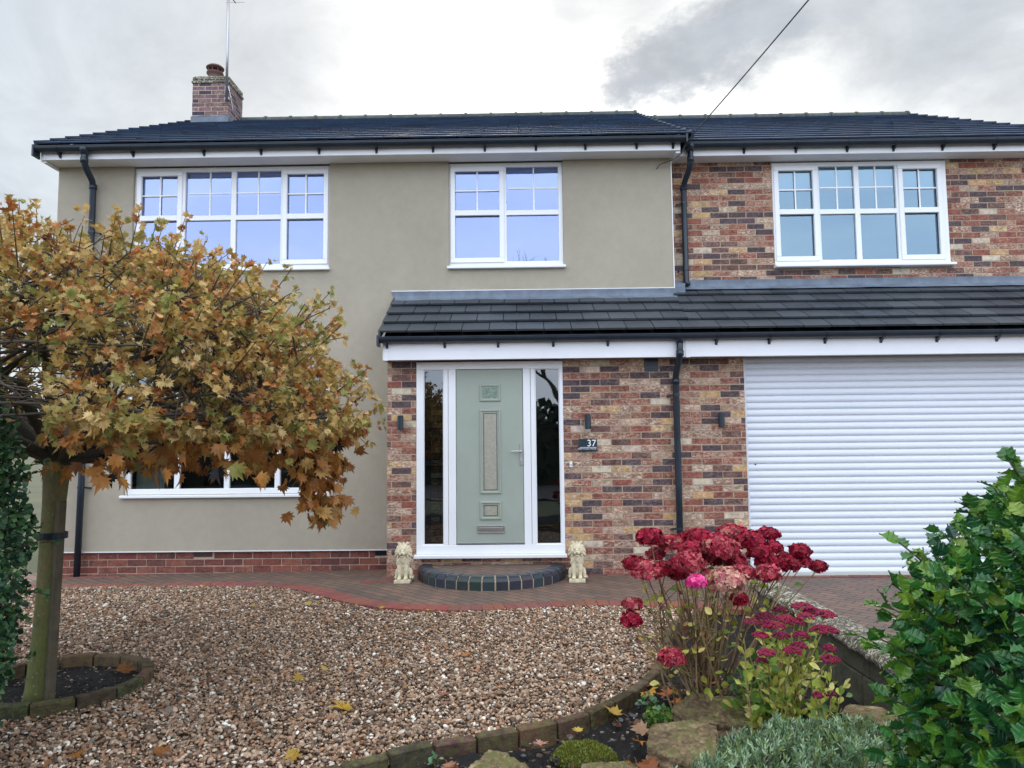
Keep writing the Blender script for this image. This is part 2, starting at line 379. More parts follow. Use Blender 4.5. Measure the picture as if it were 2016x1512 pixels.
M = {}
M['render'] = render_mat()
M['upvc'] = simple('white_upvc', (.80, .82, .84), .32, var=.03, vscale=2)
M['fascia'] = simple('white_fascia_board', (.78, .80, .83), .38, var=.05, vscale=1.4)
M['black'] = simple('black_plastic', (.011, .021, .034), .36, var=.3, vscale=5)  # bluish lens haze mixed into the black of gutters and fittings
M['lead'] = simple('lead_flashing', lin((98, 110, 124)), .55, var=.28, vscale=7, bmp=.004, bscale=14)
M['brick'] = colmat('mixed_brick', .85, .30, 26, .003, 90, smear=lin((210, 192, 172)))
M['redbrick'] = colmat('red_plinth_brick', .85, .2, 26, .002, 120, smear=lin((190, 150, 125)))
M['mortar'] = simple('mortar', lin((166, 148, 126)), .95, var=.14, vscale=14, bmp=.002, bscale=120)
M['mortar_grey'] = simple('cement_mortar', lin((180, 160, 142)), .95, var=.2, vscale=14, bmp=.002, bscale=120)
M['tile'] = tile_mat('grey_interlocking_tile', lin((48, 55, 62)), lin((62, 68, 74)), .5)
M['uptile'] = tile_mat('haze_blue_roof_tile', lin((28, 46, 68)), lin((38, 60, 86)), .66)  # navy cast is lens haze put into the tile colour
M['ridge'] = tile_mat('ridge_tile', lin((40, 52, 62)), lin((56, 64, 66)), .75, moss=lin((80, 84, 60)))
M['door'] = simple('sage_green_door', lin((152, 162, 150)), .45, var=.05, vscale=3, bmp=.0006, bscale=90)
M['chrome'] = simple('brushed_steel', (.55, .55, .55), .28, metal=1)
M['glass_up'] = glass_mat('first_floor_glass', (.50, .61, .96), .43, (.55, .62, .75))
M['glass_right'] = glass_mat('right_window_glass', (.42, .60, .72), .36, (.55, .65, .7))
M['glass_low'] = glass_mat('ground_floor_glass', (.9, .95, 1.0), .13, (.5, .55, .55))
M['dark'] = simple('unlit_interior', (.035, .037, .04), .9)
M['blind'] = simple('roller_blind_fabric', (.72, .75, .80), .9)
M['curtain'] = simple('pale_green_curtain', (.50, .56, .50), .9)
M['obscure'] = simple('obscured_glass', lin((158, 156, 142)), .12, var=.12, vscale=30, bmp=.002, bscale=200)
M['obscure_dark'] = simple('patterned_glass', lin((120, 138, 124)), .14, var=.35, vscale=40, bmp=.004, bscale=120)
M['slat'] = simple('white_garage_slat', (.70, .74, .80), .42, var=.02, vscale=1)
M['block'] = block_mat()
M['border'] = colmat('red_block_border', .8, .25, 40, .003, 160)
M['bluebrick'] = colmat('blue_engineering_brick', .38, .25, 30, .002, 60)
M['cream'] = simple('cream_cast_stone', lin((206, 196, 166)), .85, var=.25, vscale=30, bmp=.003, bscale=120)
M['soil'] = soil_mat(); M['rock'] = rock_mat(); M['bark'] = trunk_mat()
M['pebble'] = colmat('pebbles', .55, .18, 90, .0006, 300)
M['leaf'] = colmat('autumn_leaf', .55, .22, 35, .001, 120, transl=.28)
M['holly'] = colmat('holly_leaf', .26, .18, 30, .001, 60, transl=.22, spec=.55)
M['green'] = colmat('small_leaves', .42, .2, 40, .0005, 120, transl=.2)
M['grey_leaf'] = colmat('silver_leaf', .8, .12, 40, 0, transl=.15)
M['petal'] = colmat('petals', .6, .22, 60, 0, transl=.25)
M['stem'] = colmat('dry_stem', .75, .3, 40, .0005, 200)
M['berry'] = simple('red_berry', lin((190, 20, 20)), .25)
M['wood'] = simple('weathered_timber', lin((96, 88, 70)), .85, var=.3, vscale=14, bmp=.004, bscale=50)
M['edge'] = colmat('mossy_edging_brick', .9, .4, 22, .005, 70, smear=lin((92, 96, 52)))
M['concrete'] = simple('concrete', lin((176, 172, 162)), .9, var=.15, vscale=8, bmp=.003, bscale=90)
M['terracotta'] = simple('terracotta', lin((100, 72, 68)), .8, var=.2, vscale=12)
M['metal'] = simple('galvanised_metal', (.42, .43, .44), .35, metal=1)
M['white_text'] = simple('white_lettering', (.85, .85, .85), .5)
M['sign'] = simple('dark_slate_sign', lin((22, 44, 58)), .3, var=.2, vscale=20)
def coping_mat():
    mt, nt, b = mat_base('lichened_coping'); L = nt.links.new
    n = noise_node(nt, 10, 8, .7); n2 = noise_node(nt, 26, 7, .75, dist=1.5)
    c = ramp(nt, n.outputs[0], [(.3, lin((58, 56, 48))), (.6, lin((96, 92, 78)))])
    c = mixc(nt, ramp(nt, n2.outputs[0], [(.5, (0, 0, 0)), (.6, (1, 1, 1))]), c, lin((214, 208, 188)))
    L(c, b.inputs['Base Color']); b.inputs['Roughness'].default_value = .95; bump(nt, b, n2.outputs[0], 1, .012); return mt
M['coping'] = coping_mat()
M['wallstone'] = simple('damp_wall_stone', lin((86, 86, 70)), .9, var=.4, vscale=9, bmp=.01, bscale=40)

# ------------------------------------------------------------------ brickwork
PAL = [((76, 62, 68), .14, .12), ((98, 68, 64), .13, .2), ((128, 72, 60), .20, .25), ((136, 84, 68), .15, .45), ((142, 108, 90), .19, .75),
       ((158, 132, 112), .07, .9), ((186, 174, 154), .04, .7), ((176, 140, 92), .08, .7)]
PALP = np.array([p[1] for p in PAL]); PALP = PALP/PALP.sum()
def brick_colour():
    c, _, s = PAL[int(rng.choice(len(PAL), p=PALP))]
    k = random.uniform(.88, 1.12); c = lin(c)
    return tuple(min(1, v*k*random.uniform(.95, 1.05)) for v in c)+(min(1, s*random.uniform(.5, 1.5)),)
REDP = [(118, 64, 56), (108, 58, 52), (128, 76, 64), (102, 62, 58)]
def red_colour():
    c = lin(random.choice(REDP)); k = random.uniform(.85, 1.12); return tuple(v*k for v in c)+(random.uniform(0, .3),)
def brick_face(mb, x0, x1, z0, z1, y, holes=(), course=.075, length=.225, joint=.010, colf=brick_colour, proud=.0025, off=0.0, axis='x', sgn=1, zbase=0.0):
    """stretcher-bond bricks on a plane; axis x: faces -Y at y;  axis y: faces +X (sgn) at x=y"""
    z = zbase+math.floor((z0-zbase)/course)*course; row = int(round((z-zbase)/course))
    while z < z1-.004:
        x = x0-((row % 2)*length/2+off) % length - length
        while x < x1:
            bx0, bx1 = max(x, x0), min(x+length-joint, x1); bz0, bz1 = max(z, z0), min(z+course-joint, z1)
            x += length
            if bx1-bx0 < .02 or bz1-bz0 < .012: continue
            parts = [(bx0, bx1)]
            for (hx0, hx1, hz0, hz1) in holes:
                nz0, nz1 = bz0, bz1
                if bz1 <= hz0+.002 or bz0 >= hz1-.002: continue
                if bz0 < hz0 and bx1 > hx0 and bx0 < hx1 and (hz0-bz0) > .02: bz1 = hz0; continue
                if bz1 > hz1 and bx1 > hx0 and bx0 < hx1 and (bz1-hz1) > .02: bz0 = hz1; continue
                np_ = []
                for (a, b_) in parts:
                    if b_ <= hx0 or a >= hx1: np_.append((a, b_)); continue
                    if a < hx0-.02: np_.append((a, hx0))
                    if b_ > hx1+.02: np_.append((hx1, b_))
                parts = np_
            c = colf()
            for (a, b_) in parts:
                p = proud+random.uniform(-.0018, .0022)
                j = [random.uniform(-.0025, .0025) for _ in range(4)]
                if axis == 'x': mb.box(a+j[0], b_+j[1], y-p, y+.012, bz0+j[2], bz1+j[3], c, ch=.0018)
                else:
                    if sgn > 0: mb.box(y-.012, y+p, a+j[0], b_+j[1], bz0+j[2], bz1+j[3], c, ch=.0018)
                    else: mb.box(y-p, y+.012, a+j[0], b_+j[1], bz0+j[2], bz1+j[3], c, ch=.0018)
        z += course; row += 1
def wall_sheet(mb, x0, x1, z0, z1, y, holes=(), depth=.12):
    xs = sorted({x0, x1, *[h[0] for h in holes], *[h[1] for h in holes]}); zs = sorted({z0, z1, *[h[2] for h in holes], *[h[3] for h in holes]})
    xs = [x for x in xs if x0 <= x <= x1]; zs = [z for z in zs if z0 <= z <= z1]
    for i in range(len(xs)-1):
        for k in range(len(zs)-1):
            cx, cz = (xs[i]+xs[i+1])/2, (zs[k]+zs[k+1])/2
            if any(h[0] < cx < h[1] and h[2] < cz < h[3] for h in holes): continue
            mb.add([(xs[i], y, zs[k]), (xs[i+1], y, zs[k]), (xs[i+1], y, zs[k+1]), (xs[i], y, zs[k+1])], [(0, 1, 2, 3)])
    for (a, b_, c, d) in holes:
        c = max(c, z0); d = min(d, z1)
        mb.add([(a, y, c), (a, y+depth, c), (a, y+depth, d), (a, y, d)], [(3, 2, 1, 0)])
        mb.add([(b_, y, c), (b_, y+depth, c), (b_, y+depth, d), (b_, y, d)], [(0, 1, 2, 3)])
        mb.add([(a, y, c), (b_, y, c), (b_, y+depth, c), (a, y+depth, c)], [(0, 1, 2, 3)])
        mb.add([(a, y, d), (b_, y, d), (b_, y+depth, d), (a, y+depth, d)], [(3, 2, 1, 0)])

# ------------------------------------------------------------------ HOUSE
house = empty('house', (0, 9, 0))
tag(house, 'two-storey house, pale rendered walls on the left, mixed brick porch and garage on the right', 'house')
def HP(mb, name, mat, parent=None, smooth=False):
    o = mb.build(name, mat, None, smooth); world_parent(o, parent or house); return o
LY, RY, PY = 9.0, 9.2, 8.35
BACK = 16.9
LW = (-4.86, -2.385, 3.655, 4.975); CW = (-.888, .535, 3.645, 4.975); RW = (3.20, 5.39, 3.645, 4.975); GW = (-4.87, -2.36, .875, 2.46)
# rendered main walls
mb = MB()
wall_sheet(mb, -5.81, -1.53, .20, 5.0, LY, [LW[:2]+(LW[2], 5.0), GW], .10)
wall_sheet(mb, -1.53, 1.885, 3.345, 5.0, LY, [CW[:2]+(CW[2], 5.0)], .10)
mb.add([(-5.81, LY, .2), (-5.81, BACK, .2), (-5.81, BACK, 5.0), (-5.81, LY, 5.0)], [(3, 2, 1, 0)])
gz = 7.27
mb.add([(-5.81, LY, 5.0), (-5.81, BACK, 5.0), (-5.81, 12.85, gz-.05)], [(0, 1, 2)])
mb.add([(1.885, LY, 3.345), (1.885, RY+.1, 3.345), (1.885, RY+.1, 5.0), (1.885, LY, 5.0)], [(0, 1, 2, 3)])
mb.add([(-5.81, LY, .2), (-1.53, LY, .2), (-1.53, LY+.05, .2), (-5.81, LY+.05, .2)], [(0, 1, 2, 3)])
mb.add([(-1.53, LY, 3.345), (1.885, LY, 3.345), (1.885, LY+.2, 3.345), (-1.53, LY+.2, 3.345)], [(0, 1, 2, 3)])
mb.add([(-5.81, BACK, 0), (6.78, BACK, 0), (6.78, BACK, 5.0), (-5.81, BACK, 5.0)], [(3, 2, 1, 0)])
HP(mb, 'rendered_wall', M['render'])
for q in ((-5.815, -1.54, LY-.008, LY-.001, .192, .203), (-1.6, 1.89, LY-.008, LY-.001, 3.337, 3.349), (1.882, 1.893, LY-.006, LY-.001, 3.349, 4.99)):
    mb = MB(); mb.box(*q); HP(mb, 'render_stop_bead', M['fascia'])
# plinth
def gz_(x, y):   # fall of the paving towards the house on the left
    s = 0.0
    if x < -1.5: s = min(.095, .035+(-1.5-x)*.014)
    elif x > 2.3: s = .03
    t = min(1, max(0, (y-7.4)/1.5)); return -s*t*t*(3-2*t)
mb = MB(); wall_sheet(mb, -5.79, -1.53, -.2, .192, LY+.035, [(-4.0, -3.77, .125, .188), (-1.80, -1.56, .125, .188)], .05)
HP(mb, 'plinth_mortar', M['mortar_grey'])
mb = MB(); brick_face(mb, -5.79, -1.55, -.145, .192, LY+.035, [(-4.0, -3.77, .12, .192), (-1.80, -1.56, .12, .192)], .083, .235, .010, red_colour, .005, .07, zbase=-.06)
brick_face(mb, LY+.04, LY+4, -.145, .192, -5.795, (), .083, .235, .010, red_colour, .005, .07, axis='y', sgn=-1, zbase=-.06)
HP(mb, 'brick_plinth', M['redbrick'])
mb = MB(); mb.add([(-5.79, LY, -.2), (-5.79, BACK, -.2), (-5.79, BACK, .2), (-5.79, LY, .2)], [(3, 2, 1, 0)]); HP(mb, 'plinth_side', M['mortar_grey'])
for (x0, x1, mt) in ((-4.0, -3.77, 'terracotta'), (-1.80, -1.56, 'black')):
    mb = MB()
    mb.box(x0, x1, LY+.05, LY+.06, .125, .188)
    for i in range(10):
        xx = x0+.004+i*(x1-x0-.012)/9; mb.box(xx, xx+.006, LY+.03, LY+.05, .127, .186)
    for i in range(4):
        zz = .126+i*.019; mb.box(x0, x1, LY+.028, LY+.034, zz, zz+.006)
    HP(mb, 'air_brick', M[mt])
# brick walls
def brick_wall(name, x0, x1, z0, z1, y, holes, off=0, ends=None):
    wm = MB(); wall_sheet(wm, x0, x1, z0, z1, y, holes, .10)
    mb = MB(); brick_face(mb, x0, x1, z0, z1, y, holes, off=off)
    if ends: ends(mb)
    o = HP(mb, name, M['brick']); HP(wm, 'mortar', M['mortar'], o); return o
brick_wall('brick_wall', 1.90, 6.78, 3.40, 5.02, RY, [RW[:2]+(RW[2], 5.02)], .05)
def porch_ends(mb):
    brick_face(mb, PY+.10, LY, 0, 2.45, -1.535, (), off=.1, axis='y', sgn=-1)
DOORH = (-1.198, .459, .225, 2.40); GAR = (2.503, 6.95, -.06, 2.40)
mb0 = brick_wall('brick_wall', -1.53, 2.503, -.075, 2.46, PY, [DOORH], .06, porch_ends)
brick_wall('brick_wall', 6.95, 7.25, -.075, 2.46, PY, [], .06)
mb = MB()
mb.add([(-1.53, PY, -.1), (-1.53, LY+.1, -.1), (-1.53, LY+.1, 2.6), (-1.53, PY, 2.6)], [(3, 2, 1, 0)]); HP(mb, 'side_wall', M['mortar']); mb = MB()
mb.add([(2.503, PY, -.1), (2.503, PY+.22, -.1), (2.503, PY+.22, 2.42), (2.503, PY, 2.42)], [(0, 1, 2, 3)]); HP(mb, 'side_wall', M['mortar']); mb = MB()
mb.add([(6.95, PY, -.1), (6.95, PY+.22, -.1), (6.95, PY+.22, 2.42), (6.95, PY, 2.42)], [(3, 2, 1, 0)]); HP(mb, 'side_wall', M['mortar']); mb = MB()
mb.add([(7.25, PY, -.1), (7.25, BACK, -.1), (7.25, BACK, 2.6), (7.25, PY, 2.6)], [(0, 1, 2, 3)]); HP(mb, 'side_wall', M['mortar']); mb = MB()
mb.add([(6.78, RY, 2.5), (6.78, BACK, 2.5), (6.78, BACK, 5.0), (6.78, 12.95, 7.2), (6.78, RY, 5.0)], [(0, 1, 2, 3, 4)]); HP(mb, 'side_wall', M['mortar']); mb = MB()

mb = MB()   # bricks on the garage jamb
brick_face(mb, PY+.012, PY+.2, -.075, 2.40, 2.503, (), off=.0, axis='y', sgn=1)
HP(mb, 'brick_reveal', M['brick'])

# soffits & fascias
def part_box(name, mat, *boxes, parent=None, ch=0):
    mb = MB()
    for b_ in boxes: mb.box(*b_, ch=ch)
    return HP(mb, name, M[mat], parent)
part_box('soffit', 'fascia', (-5.85, 1.95, 8.75, 9.02, 4.985, 5.0))
part_box('soffit', 'fascia', (1.955, 6.95, 8.97, 9.22, 4.992, 5.008))
part_box('fascia', 'fascia', (-5.85, 1.95, 8.725, 8.748, 4.975, 5.16), ch=.003)
part_box('fascia', 'fascia', (1.99, 6.95, 8.945, 8.968, 4.985, 5.16), ch=.003)
part_box('soffit_box_end', 'fascia', (-5.85, -5.815, 8.75, 9.04, 4.95, 4.984))
part_box('soffit_box_end', 'fascia', (1.90, 1.952, 8.75, 9.1, 4.95, 4.984))
part_box('fascia_joint', 'fascia', (-.27, -.24, 8.718, 8.7235, 4.973, 5.15))
part_box('fascia_joint', 'fascia', (-5.83, -5.80, 8.718, 8.7235, 4.973, 5.15))
part_box('bargeboard', 'fascia', (-5.868, -5.851, 8.73, 8.76, 4.96, 5.14))
part_box('soffit', 'fascia', (-1.50, 7.3, 8.135, 8.36, 2.405, 2.418))
part_box('fascia', 'fascia', (-1.515, 7.3, 8.11, 8.133, 2.385, 2.60), ch=.003)
part_box('fascia_joint', 'fascia', (1.80, 1.85, 8.104, 8.108, 2.380, 2.595))
part_box('fascia_joint', 'fascia', (-1.518, -1.475, 8.104, 8.108, 2.382, 2.60))
part_box('bargeboard', 'fascia', (-1.54, -1.517, 8.12, 8.36, 2.385, 2.62))
# gutters (half-round troughs with brackets)
def gutter(x0, x1, y, z, r, name='gutter'):
    mb = MB(); n = 10; ring = []
    for k in range(n+1): a = PI*k/n; ring.append((y-math.cos(a)*r, z-math.sin(a)*r))
    inner = [(y-math.cos(PI*k/n)*(r-.006), z-math.sin(PI*k/n)*(r-.006)) for k in range(n+1)]
    prof = ring+inner[::-1]; vs = []; fs = []
    for x in (x0, x1):
        for (yy, zz) in prof: vs.append((x, yy, zz))
    q = len(prof)
    for k in range(q): k2 = (k+1) % q; fs.append((k, k2, q+k2, q+k))
    mb.add(vs, fs)
    for x in (x0, x1): mb.add([(x, a, b_) for (a, b_) in ring], [tuple(range(n+1))])
    mb.tube([(x0, y-r+.001, z+.003), (x1, y-r+.001, z+.003)], .006, 6)
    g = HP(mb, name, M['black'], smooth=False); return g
def brackets(g, xs, y, z, r):
    for x in xs:
        mb = MB(); n = 8
        pr = [(y-math.cos(PI*k/n)*(r+.007), z-math.sin(PI*k/n)*(r+.007)) for k in range(n+1)]
        vs = []; 
        for xx in (x-.014, x+.014): vs += [(xx, a, b_) for (a, b_) in pr]
        mb.add(vs, [(k, k+1, n+1+k+1, n+1+k) for k in range(n)])
        mb.box(x-.014, x+.014, y+r-.004, y+r+.014, z-r-.055, z)
        mb.add([(x-.012, y-.3*r, z-r), (x+.012, y-.3*r, z-r), (x+.012, y+r+.012, z-r-.055), (x-.012, y+r+.012, z-r-.055)], [(0, 1, 2, 3)])
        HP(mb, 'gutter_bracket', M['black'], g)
g1 = gutter(-5.875, 2.0, 8.665, 5.105, .058)
brackets(g1, [-5.62, -4.72, -3.85, -3.15, -2.44, -1.74, -1.05, -.42, .20, .80, 1.42, 1.86], 8.665, 5.105, .058)
g2 = gutter(2.02, 6.99, 8.885, 5.115, .058)
brackets(g2, [2.78, 3.42, 4.05, 4.62, 5.22, 5.85, 6.4], 8.885, 5.115, .058)
g3 = gutter(-1.56, 7.34, 8.05, 2.625, .058)
brackets(g3, [-1.49, -.85, -.26, .35, .95, 2.14, 2.72, 3.33, 3.94, 4.55, 5.2, 5.85, 6.5], 8.05, 2.625, .058)
# square gutter ends / outlets
part_box('gutter_end', 'black', (-5.90, -5.877, 8.60, 8.735, 4.985, 5.125))
part_box('gutter_end', 'black', (-1.585, -1.562, 7.985, 8.11, 2.53, 2.65))
part_box('gutter_end', 'black', (1.995, 2.018, 8.60, 8.95, 5.03, 5.13))
def downpipe(pts, r, clips, outlet=None):
    mb = MB(); mb.tube(pts, r, 12)
    if outlet: mb.lathe([(r*1.15, outlet[2]-.05), (r*1.5, outlet[2]), (r*1.8, outlet[2]+.03)], outlet[0], outlet[1], 14)
    for (p) in clips.get('collar', []): mb.lathe([(r*1.18, p[2]-.03), (r*1.18, p[2]+.03)], p[0], p[1], 14)
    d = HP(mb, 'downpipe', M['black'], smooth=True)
    for (x, y, z, s) in clips.get('clip', []):
        mb = MB(); mb.lathe([(r*1.14, z-.012), (r*1.14, z+.012)], x, y, 14)
        mb.tube([(x, y, z), (x+s*(r+.045), y+.02, z-.008), (x+s*(r+.05), y+.06, z-.012)], .011, 6)
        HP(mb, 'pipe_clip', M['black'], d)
    return d
downpipe([(-5.29, 8.665, 5.08), (-5.29, 8.665, 4.92), (-5.293, 8.71, 4.86), (-5.325, 8.90, 4.77), (-5.33, 8.935, 4.70), (-5.33, 8.935, 3.0), (-5.345, 8.935, 1.0), (-5.36, 8.935, -.08)], .038,
         {'clip': [(-5.33, 8.935, 4.13, 1), (-5.335, 8.935, 2.6, 1), (-5.345, 8.935, .98, 1)], 'collar': [(-5.29, 8.665, 4.94), (-5.33, 8.935, 4.70)]}, (-5.29, 8.665, 5.06))
downpipe([(2.105, 8.885, 5.08), (2.105, 8.885, 4.90), (2.10, 8.93, 4.82), (2.07, 9.10, 4.70), (2.065, 9.135, 4.62), (2.065, 9.135, 3.45), (2.075, 9.10, 3.40)], .036,
         {'clip': [(2.065, 9.135, 4.45, -1), (2.065, 9.135, 3.60, -1)], 'collar': [(2.105, 8.885, 4.92), (2.065, 9.135, 4.64)]}, (2.105, 8.885, 5.07))
downpipe([(1.73, 8.06, 2.60), (1.73, 8.06, 2.42), (1.728, 8.12, 2.34), (1.725, 8.26, 2.22), (1.722, 8.285, 2.14), (1.722, 8.285, 1.0), (1.722, 8.285, -.03)], .036,
         {'clip': [(1.722, 8.285, 1.98, -1), (1.722, 8.285, .5, -1)], 'collar': [(1.73, 8.06, 2.42), (1.722, 8.285, 2.13)]}, (1.73, 8.06, 2.585))

# roofs --------------------------------------------------------
def tiled_slope(mb, x0, x1, ye, ze, yr, zr, n, tw, thick, lift, colrange=(.8, 1.2), stag=True, extra=.03, roll=0, gap=.008):
    """tiles from eave (ye,ze) to ridge (yr,zr) in n courses"""
    sl = math.atan2(zr-ze, yr-ye); Ls = math.hypot(yr-ye, zr-ze); g = Ls/n
    for k in range(n):
        s0, s1 = k*g-(.01), (k+1)*g+extra
        if k == n-1: s1 = Ls
        x = x0-((tw/2) if (stag and k % 2) else 0)
        while x < x1-.01:
            a, b_ = max(x, x0), min(x+tw-gap, x1); x += tw
            if b_-a < .03: continue
            c = random.uniform(*colrange); col = (c, c, c, 1)
            dl = random.uniform(-.0015, .0015)
            def P(s, h): return (ye+s*math.cos(sl)-h*math.sin(sl), ze+s*math.sin(sl)+h*math.cos(sl))
            h0, h1 = lift+dl, dl-.002
            p = [P(s0, h0), P(s0, h0+thick), P(s1, h1+thick), P(s1, h1)]
            vs = [(a, *q) for q in p]+[(b_, *q) for q in p]
            fs = [(0, 1, 2, 3), (7, 6, 5, 4), (0, 4, 5, 1), (1, 5, 6, 2), (2, 6, 7, 3), (3, 7, 4, 0)]
            mb.add(vs, fs, col)
            if roll:
                # raised interlock rib along the tile side
                xr = b_-.035
                vs = []
                for (s, h) in ((s0+.002, h0+thick), (s1, h1+thick)):
                    for (dx, dh) in ((-.03, -.002), (-.012, roll), (.012, roll), (.03, -.002)):
                        yy, zz = P(s, h+dh); vs.append((xr+dx, yy, zz))
                mb.add(vs, [(0, 1, 2, 3), (0, 4, 5, 1), (1, 5, 6, 2), (2, 6, 7, 3), (7, 6, 5, 4)], col)
def roof_deck(mb, x0, x1, ye, ze, yr, zr):
    mb.add([(x0, ye, ze), (x1, ye, ze), (x1, yr, zr), (x0, yr, zr)], [(0, 1, 2, 3)], (.5, .5, .5, 1))
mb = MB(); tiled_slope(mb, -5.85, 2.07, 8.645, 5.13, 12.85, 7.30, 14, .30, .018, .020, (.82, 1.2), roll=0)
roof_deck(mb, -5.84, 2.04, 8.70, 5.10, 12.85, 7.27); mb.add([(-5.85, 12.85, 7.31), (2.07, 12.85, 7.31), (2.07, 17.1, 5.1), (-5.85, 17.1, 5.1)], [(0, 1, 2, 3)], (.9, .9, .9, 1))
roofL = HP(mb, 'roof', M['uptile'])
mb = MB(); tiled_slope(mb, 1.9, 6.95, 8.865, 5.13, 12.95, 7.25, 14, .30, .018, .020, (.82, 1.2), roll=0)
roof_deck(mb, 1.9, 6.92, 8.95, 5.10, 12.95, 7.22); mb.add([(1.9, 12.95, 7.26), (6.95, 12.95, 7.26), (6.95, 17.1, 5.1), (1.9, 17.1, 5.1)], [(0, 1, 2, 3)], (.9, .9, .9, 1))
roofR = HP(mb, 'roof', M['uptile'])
def verge(x0, x1, ye, ze, yr, zr, n, parent):
    mb = MB(); sl = math.atan2(zr-ze, yr-ye); Ls = math.hypot(yr-ye, zr-ze); g = Ls/n
    for k in range(n):
        s0, s1 = k*g-.02, (k+1)*g+.0
        def P(s, h): return (ye+s*math.cos(sl)-h*math.sin(sl), ze+s*math.sin(sl)+h*math.cos(sl))
        p = [P(s0, -.045), P(s0, .058), P(s1, .036), P(s1, -.06)]
        vs = [(x0, *q) for q in p]+[(x1, *q) for q in p]
        mb.add(vs, [(0, 1, 2, 3), (7, 6, 5, 4), (0, 4, 5, 1), (1, 5, 6, 2), (2, 6, 7, 3), (3, 7, 4, 0)], (1, 1, 1, 1))
    return HP(mb, 'verge', M['uptile'], parent)
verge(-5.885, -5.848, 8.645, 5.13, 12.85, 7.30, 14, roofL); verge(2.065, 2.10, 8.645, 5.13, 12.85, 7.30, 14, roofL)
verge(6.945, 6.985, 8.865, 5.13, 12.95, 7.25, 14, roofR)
def ridge_caps(x0, x1, y, z, parent):
    mb = MB(); x = x0; n = 8; r = .12
    while x < x1-.05:
        e = min(x+.45, x1); c = random.uniform(.8, 1.2)
        for (a, b_, rr) in ((x, e-.02, r), (e-.025, e+.015, r+.014)):
            vs = []
            for xx in (a, b_):
                for k in range(n+1):
                    t = PI*k/n; vs.append((xx, y-math.cos(t)*rr, z-.112+math.sin(t)*rr))
            fs = [(k, k+1, n+2+k, n+1+k) for k in range(n)]+[tuple(range(n+1)), tuple(reversed(range(n+1, 2*n+2)))]
            mb.add(vs, fs, (c, c, c, 1))
        x += .45
    return HP(mb, 'ridge_cap', M['ridge'], parent)
ridge_caps(-5.0, 2.08, 12.85, 7.36, roofL); ridge_caps(-5.88, -5.70, 12.85, 7.36, roofL); ridge_caps(2.0, 6.96, 12.95, 7.31, roofR)
# lean-to roof over porch and garage
mb = MB(); tiled_slope(mb, -1.55, 1.87, 8.02, 2.655, 9.0, 3.235, 4, .30, .022, .034, (.8, 1.22))
tiled_slope(mb, 1.87, 7.32, 8.02, 2.655, 9.2, 3.352, 5, .30, .022, .034, (.8, 1.22))
roof_deck(mb, -1.52, 1.87, 8.06, 2.63, 9.02, 3.20); roof_deck(mb, 1.87, 7.3, 8.06, 2.63, 9.22, 3.33)
roofP = HP(mb, 'lean_to_roof', M['tile'])
verge_mb = MB()
for k in range(4):
    s0 = k/4; s1 = (k+1)/4
    y0, y1 = 8.01+.98*s0, 8.01+.98*s1; z0, z1 = 2.655+.58*s0, 2.655+.58*s1
    verge_mb.add([(-1.572, y0, z0-.05), (-1.572, y0, z0+.05), (-1.572, y1, z1+.028), (-1.572, y1, z1-.07), (-1.548, y0, z0-.05), (-1.548, y0, z0+.05), (-1.548, y1, z1+.028), (-1.548, y1, z1-.07)],
                 [(3, 2, 1, 0), (4, 5, 6, 7), (0, 1, 5, 4), (1, 2, 6, 5), (2, 3, 7, 6)], (1, 1, 1, 1))
HP(verge_mb, 'verge', M['tile'], roofP)
# lead flashing (slightly wavy sheets)
def flashing(x0, x1, yb, zb, yt, zt, corner=None):
    mb = MB(); nx = int((x1-x0)/.12); nz = 4; vs = []; fs = []
    for i in range(nx+1):
        for k in range(nz+1):
            t = k/nz; x = x0+(x1-x0)*i/nx
            # apron lying on the tiles for the first step, then up the wall
            if k == 0: y, z = yb-.10, zb-.035
            elif k == 1: y, z = yb, zb+.02
            else: y, z = yt+(yb-yt)*0.0, zb+.02+(zt-zb-.02)*(k-1)/(nz-1)
            w = noise.noise(Vector((x*5, z*9, 0)))*.005
            if k == 0: z += noise.noise(Vector((x*3.1, 0, 5)))*.008
            if corner and i == 0: x = x0-.05*max(0, k-1)/(nz-1)
            vs.append((x, y-.012+w, z))
    for i in range(nx):
        for k in range(nz): a = i*(nz+1)+k; fs.append((a, a+nz+1, a+nz+2, a+1))
    mb.add(vs, fs); return HP(mb, 'lead_flashing', M['lead'], roofP, True)
flashing(-1.555, 1.90, 8.985, 3.235, 8.99, 3.338, True)
flashing(1.90, 7.0, 9.175, 3.368, 9.188, 3.475)
part_box('lead_flashing', 'lead', (1.885, 2.02, 9.0, 9.19, 3.24, 3.40), parent=roofP)

